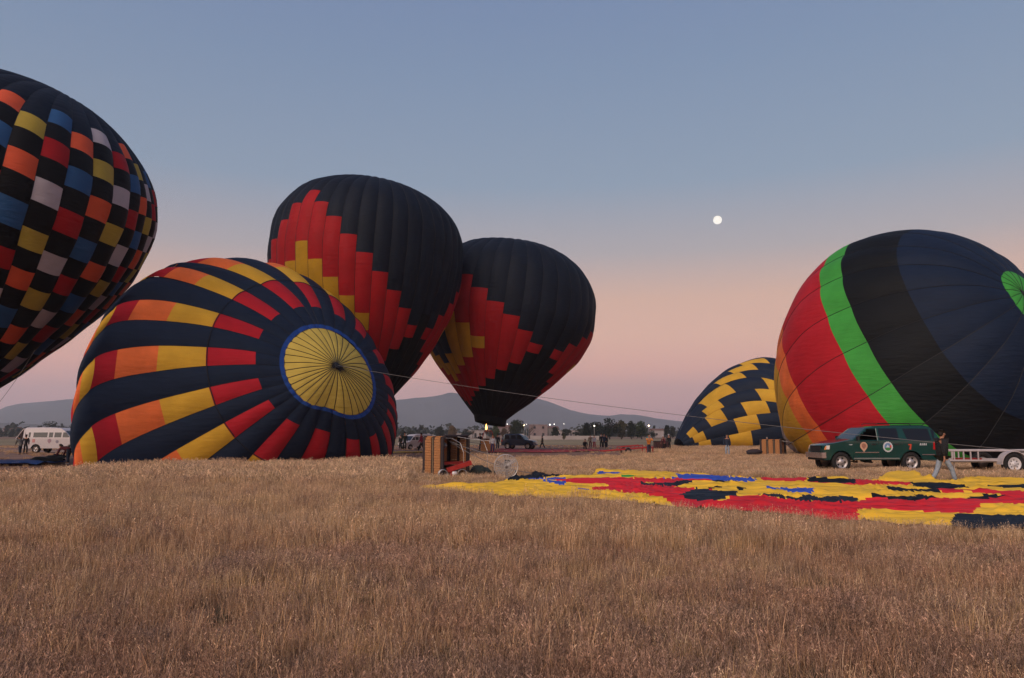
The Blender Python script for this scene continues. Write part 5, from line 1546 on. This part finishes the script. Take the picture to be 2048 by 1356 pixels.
# rough grass tussocks on the open field
M_lampw = bpy.data.materials.new('lamp_glow_white'); M_lampw.use_nodes = True
_b = M_lampw.node_tree.nodes['Principled BSDF']; _b.inputs['Emission Color'].default_value = (1.0, 0.93, 0.80, 1); _b.inputs['Emission Strength'].default_value = 8
M_lampy = bpy.data.materials.new('lamp_glow_warm'); M_lampy.use_nodes = True
_b = M_lampy.node_tree.nodes['Principled BSDF']; _b.inputs['Emission Color'].default_value = (1.0, 0.72, 0.40, 1); _b.inputs['Emission Strength'].default_value = 9
for px, py, d, r, warm, lab in ((1048, 850.5, 268, 0.40, 1, 'brightest warm street lamp right of the round green tree'), (1053, 848.5, 300, 0.2, 0, 'small lamp just right of the brightest warm one'),
        (1014.5, 848.5, 300, 0.22, 0, 'small lamp at the left edge of the round green tree'), (1092, 850, 330, 0.24, 0, 'leftmost of the three lamps over the pink houses'), (1100, 849.5, 320, 0.42, 0, 'middle and brightest of the three lamps over the pink houses'), (1108.5, 848.5, 330, 0.26, 0, 'rightmost of the three lamps over the pink houses'),
        (1128, 848, 360, 0.2, 0, 'faint lamp between the pink houses and the dark grove'), (1189, 852, 238, 0.30, 0, 'lamp shining in front of the round topped dark tree'), (1298, 851.5, 252, 0.42, 1, 'bright warm lamp at the right end of the dark grove'), (985, 850, 300, 0.2, 1, 'small warm lamp beside the burner flame')):
    z = CAMZ+(HZ-py)*d/FPX
    sl = empty('street_lamp', (gx(px, d), d, 0), 0, lab, 'street lamp', 'street lamps along the far road')
    MB().tube([(0, 0.5, 0), (0, 0.5, z-0.1), (0, 0.1, z+0.12)], 0.07, 5).build('pole', M_steel, sl)
    r *= 0.55
    lm = MB(); blob(lm, (0, -0.1, z), (r, r, r*0.9), jitter=0.0); lm.build('lamp_head', M_lampy if warm else M_lampw, sl, True)

# ------------------------------------------------------------------ dry grass
def grass_mat(name, tipc, basec, alt, alt2, rough=0.8):
    m = bpy.data.materials.new(name)
    m.use_nodes = True
    nt = m.node_tree
    b = nt.nodes['Principled BSDF']
    b.inputs['Roughness'].default_value = rough
    b.inputs['Specular IOR Level'].default_value = 0.12
    g = nt.nodes.new('ShaderNodeNewGeometry')
    oi = nt.nodes.new('ShaderNodeObjectInfo')
    n1 = nt.nodes.new('ShaderNodeTexNoise'); n1.inputs['Scale'].default_value = 0.55; n1.inputs['Detail'].default_value = 4
    n2 = nt.nodes.new('ShaderNodeTexNoise'); n2.inputs['Scale'].default_value = 2.3; n2.inputs['Detail'].default_value = 3
    nt.links.new(g.outputs['Position'], n1.inputs[0]); nt.links.new(g.outputs['Position'], n2.inputs[0])
    def mixc(fac, a, c, lo=None, hi=None):
        x = nt.nodes.new('ShaderNodeMix'); x.data_type = 'RGBA'
        if lo is not None:
            mr = nt.nodes.new('ShaderNodeMapRange'); mr.inputs[1].default_value = lo; mr.inputs[2].default_value = hi
            nt.links.new(fac, mr.inputs[0]); fac = mr.outputs[0]
        nt.links.new(fac, x.inputs[0])
        for v, s_ in ((a, 6), (c, 7)):
            if isinstance(v, tuple): x.inputs[s_].default_value = (*v, 1)
            else: nt.links.new(v, x.inputs[s_])
        return x.outputs[2]
    c1 = mixc(n1.outputs[0], tipc, alt, 0.42, 0.62)
    c2 = mixc(n2.outputs[0], c1, alt2, 0.50, 0.72)
    mr = nt.nodes.new('ShaderNodeMapRange'); mr.inputs[3].default_value = 0.72; mr.inputs[4].default_value = 1.28
    nt.links.new(oi.outputs['Random'], mr.inputs[0])
    at_ = nt.nodes.new('ShaderNodeAttribute'); at_.attribute_name = 'tone'
    mm_ = nt.nodes.new('ShaderNodeMath'); mm_.operation = 'MULTIPLY'
    nt.links.new(mr.outputs[0], mm_.inputs[0]); nt.links.new(at_.outputs['Fac'], mm_.inputs[1])
    sc2 = nt.nodes.new('ShaderNodeVectorMath'); sc2.operation = 'SCALE'
    nt.links.new(c2, sc2.inputs[0]); nt.links.new(mm_.outputs[0], sc2.inputs['Scale'])
    nt.links.new(sc2.outputs[0], b.inputs['Base Color'])
    tr = nt.nodes.new('ShaderNodeBsdfTranslucent'); nt.links.new(sc2.outputs[0], tr.inputs[0])
    ms = nt.nodes.new('ShaderNodeMixShader'); ms.inputs[0].default_value = 0.25
    nt.links.new(b.outputs[0], ms.inputs[1]); nt.links.new(tr.outputs[0], ms.inputs[2]); nt.links.new(ms.outputs[0], nt.nodes['Material Output'].inputs[0])
    return m
G_straw = grass_mat('straw', (0.53, 0.335, 0.165), (0.2, 0.1, 0.06), (0.45, 0.255, 0.14), (0.38, 0.245, 0.16))
G_stalk = grass_mat('seed_stalk', (0.62, 0.44, 0.27), (0.2, 0.1, 0.06), (0.55, 0.37, 0.23), (0.46, 0.33, 0.25))
G_weed = grass_mat('dry_weed', (0.40, 0.255, 0.18), (0.2, 0.1, 0.06), (0.38, 0.225, 0.15), (0.27, 0.18, 0.14))
G_green = grass_mat('grey_green_weed', (0.075, 0.070, 0.042), (0.03, 0.03, 0.02), (0.06, 0.058, 0.04), (0.11, 0.085, 0.06))
tuft_col = bpy.data.collections.new('grass_tufts')
def tuft(kind, seed, width, nb, h, spread):
    rr = random.Random(seed)
    vs_ = []; fs_ = []; mi = []; tone = []
    mats_ = [G_straw, G_stalk, G_weed, G_green]
    for k in range(nb):
        a = rr.random()*6.283; q = spread*math.sqrt(rr.random())
        bx, by = q*math.cos(a), q*math.sin(a)
        hh = h*rr.uniform(0.45, 1.05)
        la = rr.random()*6.283; lean = rr.uniform(0.02, 0.42)*hh*(2.4 if kind in ('weed', 'green') else 1)
        dx, dy = math.cos(la)*lean, math.sin(la)*lean
        wa = rr.random()*3.14
        w = width*rr.uniform(0.6, 1.2)
        wx2, wy2 = math.cos(wa)*w, math.sin(wa)*w
        mid = 0.55
        b_ = len(vs_)
        vs_ += [(bx-wx2, by-wy2, -0.01), (bx+wx2, by+wy2, -0.01), (bx+dx*0.35-wx2*0.8, by+dy*0.35-wy2*0.8, hh*mid), (bx+dx*0.35+wx2*0.8, by+dy*0.35+wy2*0.8, hh*mid), (bx+dx, by+dy, hh)]
        fs_ += [(b_, b_+1, b_+3, b_+2), (b_+2, b_+3, b_+4)]
        m = 0
        if kind == 'straw': m = 0 if rr.random() < 0.8 else 1
        if kind == 'weed': m = 2 if rr.random() < 0.75 else 0
        if kind == 'green': m = 3 if rr.random() < 0.8 else 2
        mi += [m, m]
        tn = rr.choice((0.45, 0.7, 0.85, 1.0, 1.0, 1.15, 1.35, 1.75)); tone += [tn, tn]
        if kind in ('straw', 'weed') and rr.random() < (0.22 if kind == 'straw' else 0.5):
            # seed head
            for q2 in range(4):
                b_ = len(vs_)
                t0 = 0.80+0.07*q2
                cx_, cy_, cz_ = bx+dx*t0, by+dy*t0, hh*t0
                ex, ey, ez = rr.gauss(0, 1)*width*4, rr.gauss(0, 1)*width*4, abs(rr.gauss(0, 1))*width*5+width*3
                vs_ += [(cx_, cy_, cz_), (cx_+ex, cy_+ey, cz_+ez), (cx_+ex*0.3+width*1.2, cy_+ey*0.3, cz_+ez*0.7)]
                fs_.append((b_, b_+1, b_+2)); mi.append(1 if kind == 'straw' else 2); tone.append(tn*1.1)
    me = bpy.data.meshes.new('tuft')
    me.from_pydata(vs_, [], fs_)
    for m in mats_: me.materials.append(m)
    me.polygons.foreach_set('material_index', mi)
    ta = me.attributes.new('tone', 'FLOAT', 'FACE'); ta.data.foreach_set('value', tone)
    me.update()
    o = bpy.data.objects.new('tuft_%02d' % len(tuft_col.objects), me)
    tuft_col.objects.link(o)
    return o
# 0-2 near straw, 3 near weed, 4 near green weed, 5-6 middle straw, 7 middle weed, 8-9 far swathes
for i in range(3): tuft('straw', 10+i, 0.0023, 24, 0.37, 0.17)
tuft('weed', 20, 0.0024, 120, 0.17, 0.20)
tuft('green', 21, 0.0030, 80, 0.15, 0.15)
for i in range(2): tuft('straw', 30+i, 0.0032, 60, 0.36, 0.20)
tuft('weed', 35, 0.0036, 80, 0.21, 0.22)
for i in range(2): tuft('straw', 40+i, 0.0075, 120, 0.40, 0.45)

def scatter():
    P = []; S = []; I = []; Rz = []
    zones = [(3.0, 6.5, 72), (6.5, 10, 58), (10, 15, 30), (15, 24, 24), (24, 42, 14), (42, 60, 7), (60, 112, 2.4)]
    for d0, d1, dens in zones:
        xw = 0.80*d1+2.5
        A = 2*xw*(d1-d0)
        n = int(A*dens)
        x_ = rng.uniform(-xw, xw, n); y_ = rng.uniform(d0, d1, n)
        ok = np.abs(x_) < 0.80*y_+2.5
        x_, y_ = x_[ok], y_[ok]
        pxs, _ = project(x_, y_, np.zeros_like(x_))
        lim = grass_limit(pxs) + 1.2*np.sin(x_*0.7)+0.8*np.sin(x_*2.1)
        wild = (y_ >= lim) & (y_ > 30) & (rng.random(len(x_)) < np.where(y_ > 60, 0.5, 0.10)*(0.4+np.sin(x_*0.31+y_*0.2)*np.sin(y_*0.17-x_*0.1)))
        ok = (y_ < lim) | wild
        # the flat envelope presses the grass down
        fx, fy = project(x_, y_, np.full_like(x_, FZ-0.04))
        ok &= ~inside(fx, fy, F_OUT)
        # the white trailer, the vehicle and the far basket stand on trodden grass
        ok &= ~((y_ > 33.6) & (y_ < 37.0) & (x_ > sx0-0.3) & (x_ < sx0+5.9) & (rng.random(len(x_)) < 0.8))
        ok &= ~((np.abs(x_-0.5) < 0.0))
        x_, y_ = x_[ok], y_[ok]
        for X, Y in zip(x_, y_):
            n1 = mnoise.noise(Vector((X*0.35, Y*0.35, 2.0)))
            n2 = mnoise.noise(Vector((X*0.9, Y*0.9, 7.0)))
            u = rng.random()
            if n2 > 0.42 and Y < 11 and u < 0.4: continue
            if Y < 11:
                weed = 0.58+0.60*n1+max(0, (7.5-Y)*0.09)
                if u < 0.04+max(0, n2)*0.75*max(0, (10-Y)/6): k = 4
                elif u < weed: k = 3
                else: k = int(rng.integers(0, 3))
            elif Y < 24:
                k = 7 if u < 0.22+0.45*n1 else 5+int(rng.integers(0, 2))
            else: k = 8+int(rng.integers(0, 2))
            s_ = rng.uniform(0.7, 1.12)*(1+0.30*n1)
            if k in (0, 1, 2): s_ *= 0.92
            pxx = 1024+FPX*X/max(Y, 1)
            if Y > 11:
                # shorter towards the flat cloth and around the vehicles
                fy_ = float(np.interp(pxx, [820, 1000, 1400, 1700, 2048], [25, 20.5, 17.0, 15.2, 13.6]))
                if pxx > 800 and fy_-2.0 < Y < fy_+0.3: s_ *= 0.62
                if pxx > 1000 and Y > 22: s_ *= 0.66 if Y < 60 else 0.9
                if pxx > 1500 and 28 < Y < 33.8: s_ *= 1.15
                if pxx > 800 and Y > 22: s_ *= 0.85
                if pxx < 860 and Y > 22: s_ *= 1.04
                if 820 < pxx < 1045 and 24 < Y < 33: s_ *= 0.62
            if Y > grass_limit(pxx)+2.5: s_ *= 0.40
            if 800 < pxx < 1010 and 22 < Y < 27: s_ *= 0.7
            P.append((X, Y, 0)); S.append(s_); I.append(k); Rz.append((rng.normal()*0.06, rng.normal()*0.06, rng.random()*6.283))
    return P, S, I, Rz
P_, S_, I_, Rz_ = scatter()
print('tufts', len(P_))
me = bpy.data.meshes.new('dry_grass')
me.from_pydata(P_, [], [])
a = me.attributes.new('scl', 'FLOAT', 'POINT'); a.data.foreach_set('value', S_)
a = me.attributes.new('idx', 'INT', 'POINT'); a.data.foreach_set('value', I_)
a = me.attributes.new('rot', 'FLOAT_VECTOR', 'POINT'); a.data.foreach_set('vector', np.array(Rz_).ravel())
gobj = link_mesh('dry_grass', me)
tag(gobj, 'tall dry straw coloured grass and weeds covering the foreground', None, None, 'stuff')
ng = bpy.data.node_groups.new('scatter_grass', 'GeometryNodeTree')
ng.interface.new_socket('Geometry', in_out='INPUT', socket_type='NodeSocketGeometry')
ng.interface.new_socket('Geometry', in_out='OUTPUT', socket_type='NodeSocketGeometry')
gi = ng.nodes.new('NodeGroupInput'); go = ng.nodes.new('NodeGroupOutput')
ip = ng.nodes.new('GeometryNodeInstanceOnPoints'); ci = ng.nodes.new('GeometryNodeCollectionInfo')
ci.inputs['Collection'].default_value = tuft_col
ci.inputs['Separate Children'].default_value = True
ci.inputs['Reset Children'].default_value = True
def named(n, t):
    x = ng.nodes.new('GeometryNodeInputNamedAttribute'); x.data_type = t; x.inputs['Name'].default_value = n
    return x
na_, nb_, nc_ = named('scl', 'FLOAT'), named('idx', 'INT'), named('rot', 'FLOAT_VECTOR')
e2r = ng.nodes.new('FunctionNodeEulerToRotation')
ng.links.new(gi.outputs[0], ip.inputs['Points'])
ng.links.new(ci.outputs[0], ip.inputs['Instance'])
ip.inputs['Pick Instance'].default_value = True
ng.links.new(nb_.outputs['Attribute'], ip.inputs['Instance Index'])
ng.links.new(nc_.outputs['Attribute'], e2r.inputs[0])
ng.links.new(e2r.outputs[0], ip.inputs['Rotation'])
ng.links.new(na_.outputs['Attribute'], ip.inputs['Scale'])
ng.links.new(ip.outputs[0], go.inputs[0])
md = gobj.modifiers.new('scatter', 'NODES')
md.node_group = ng
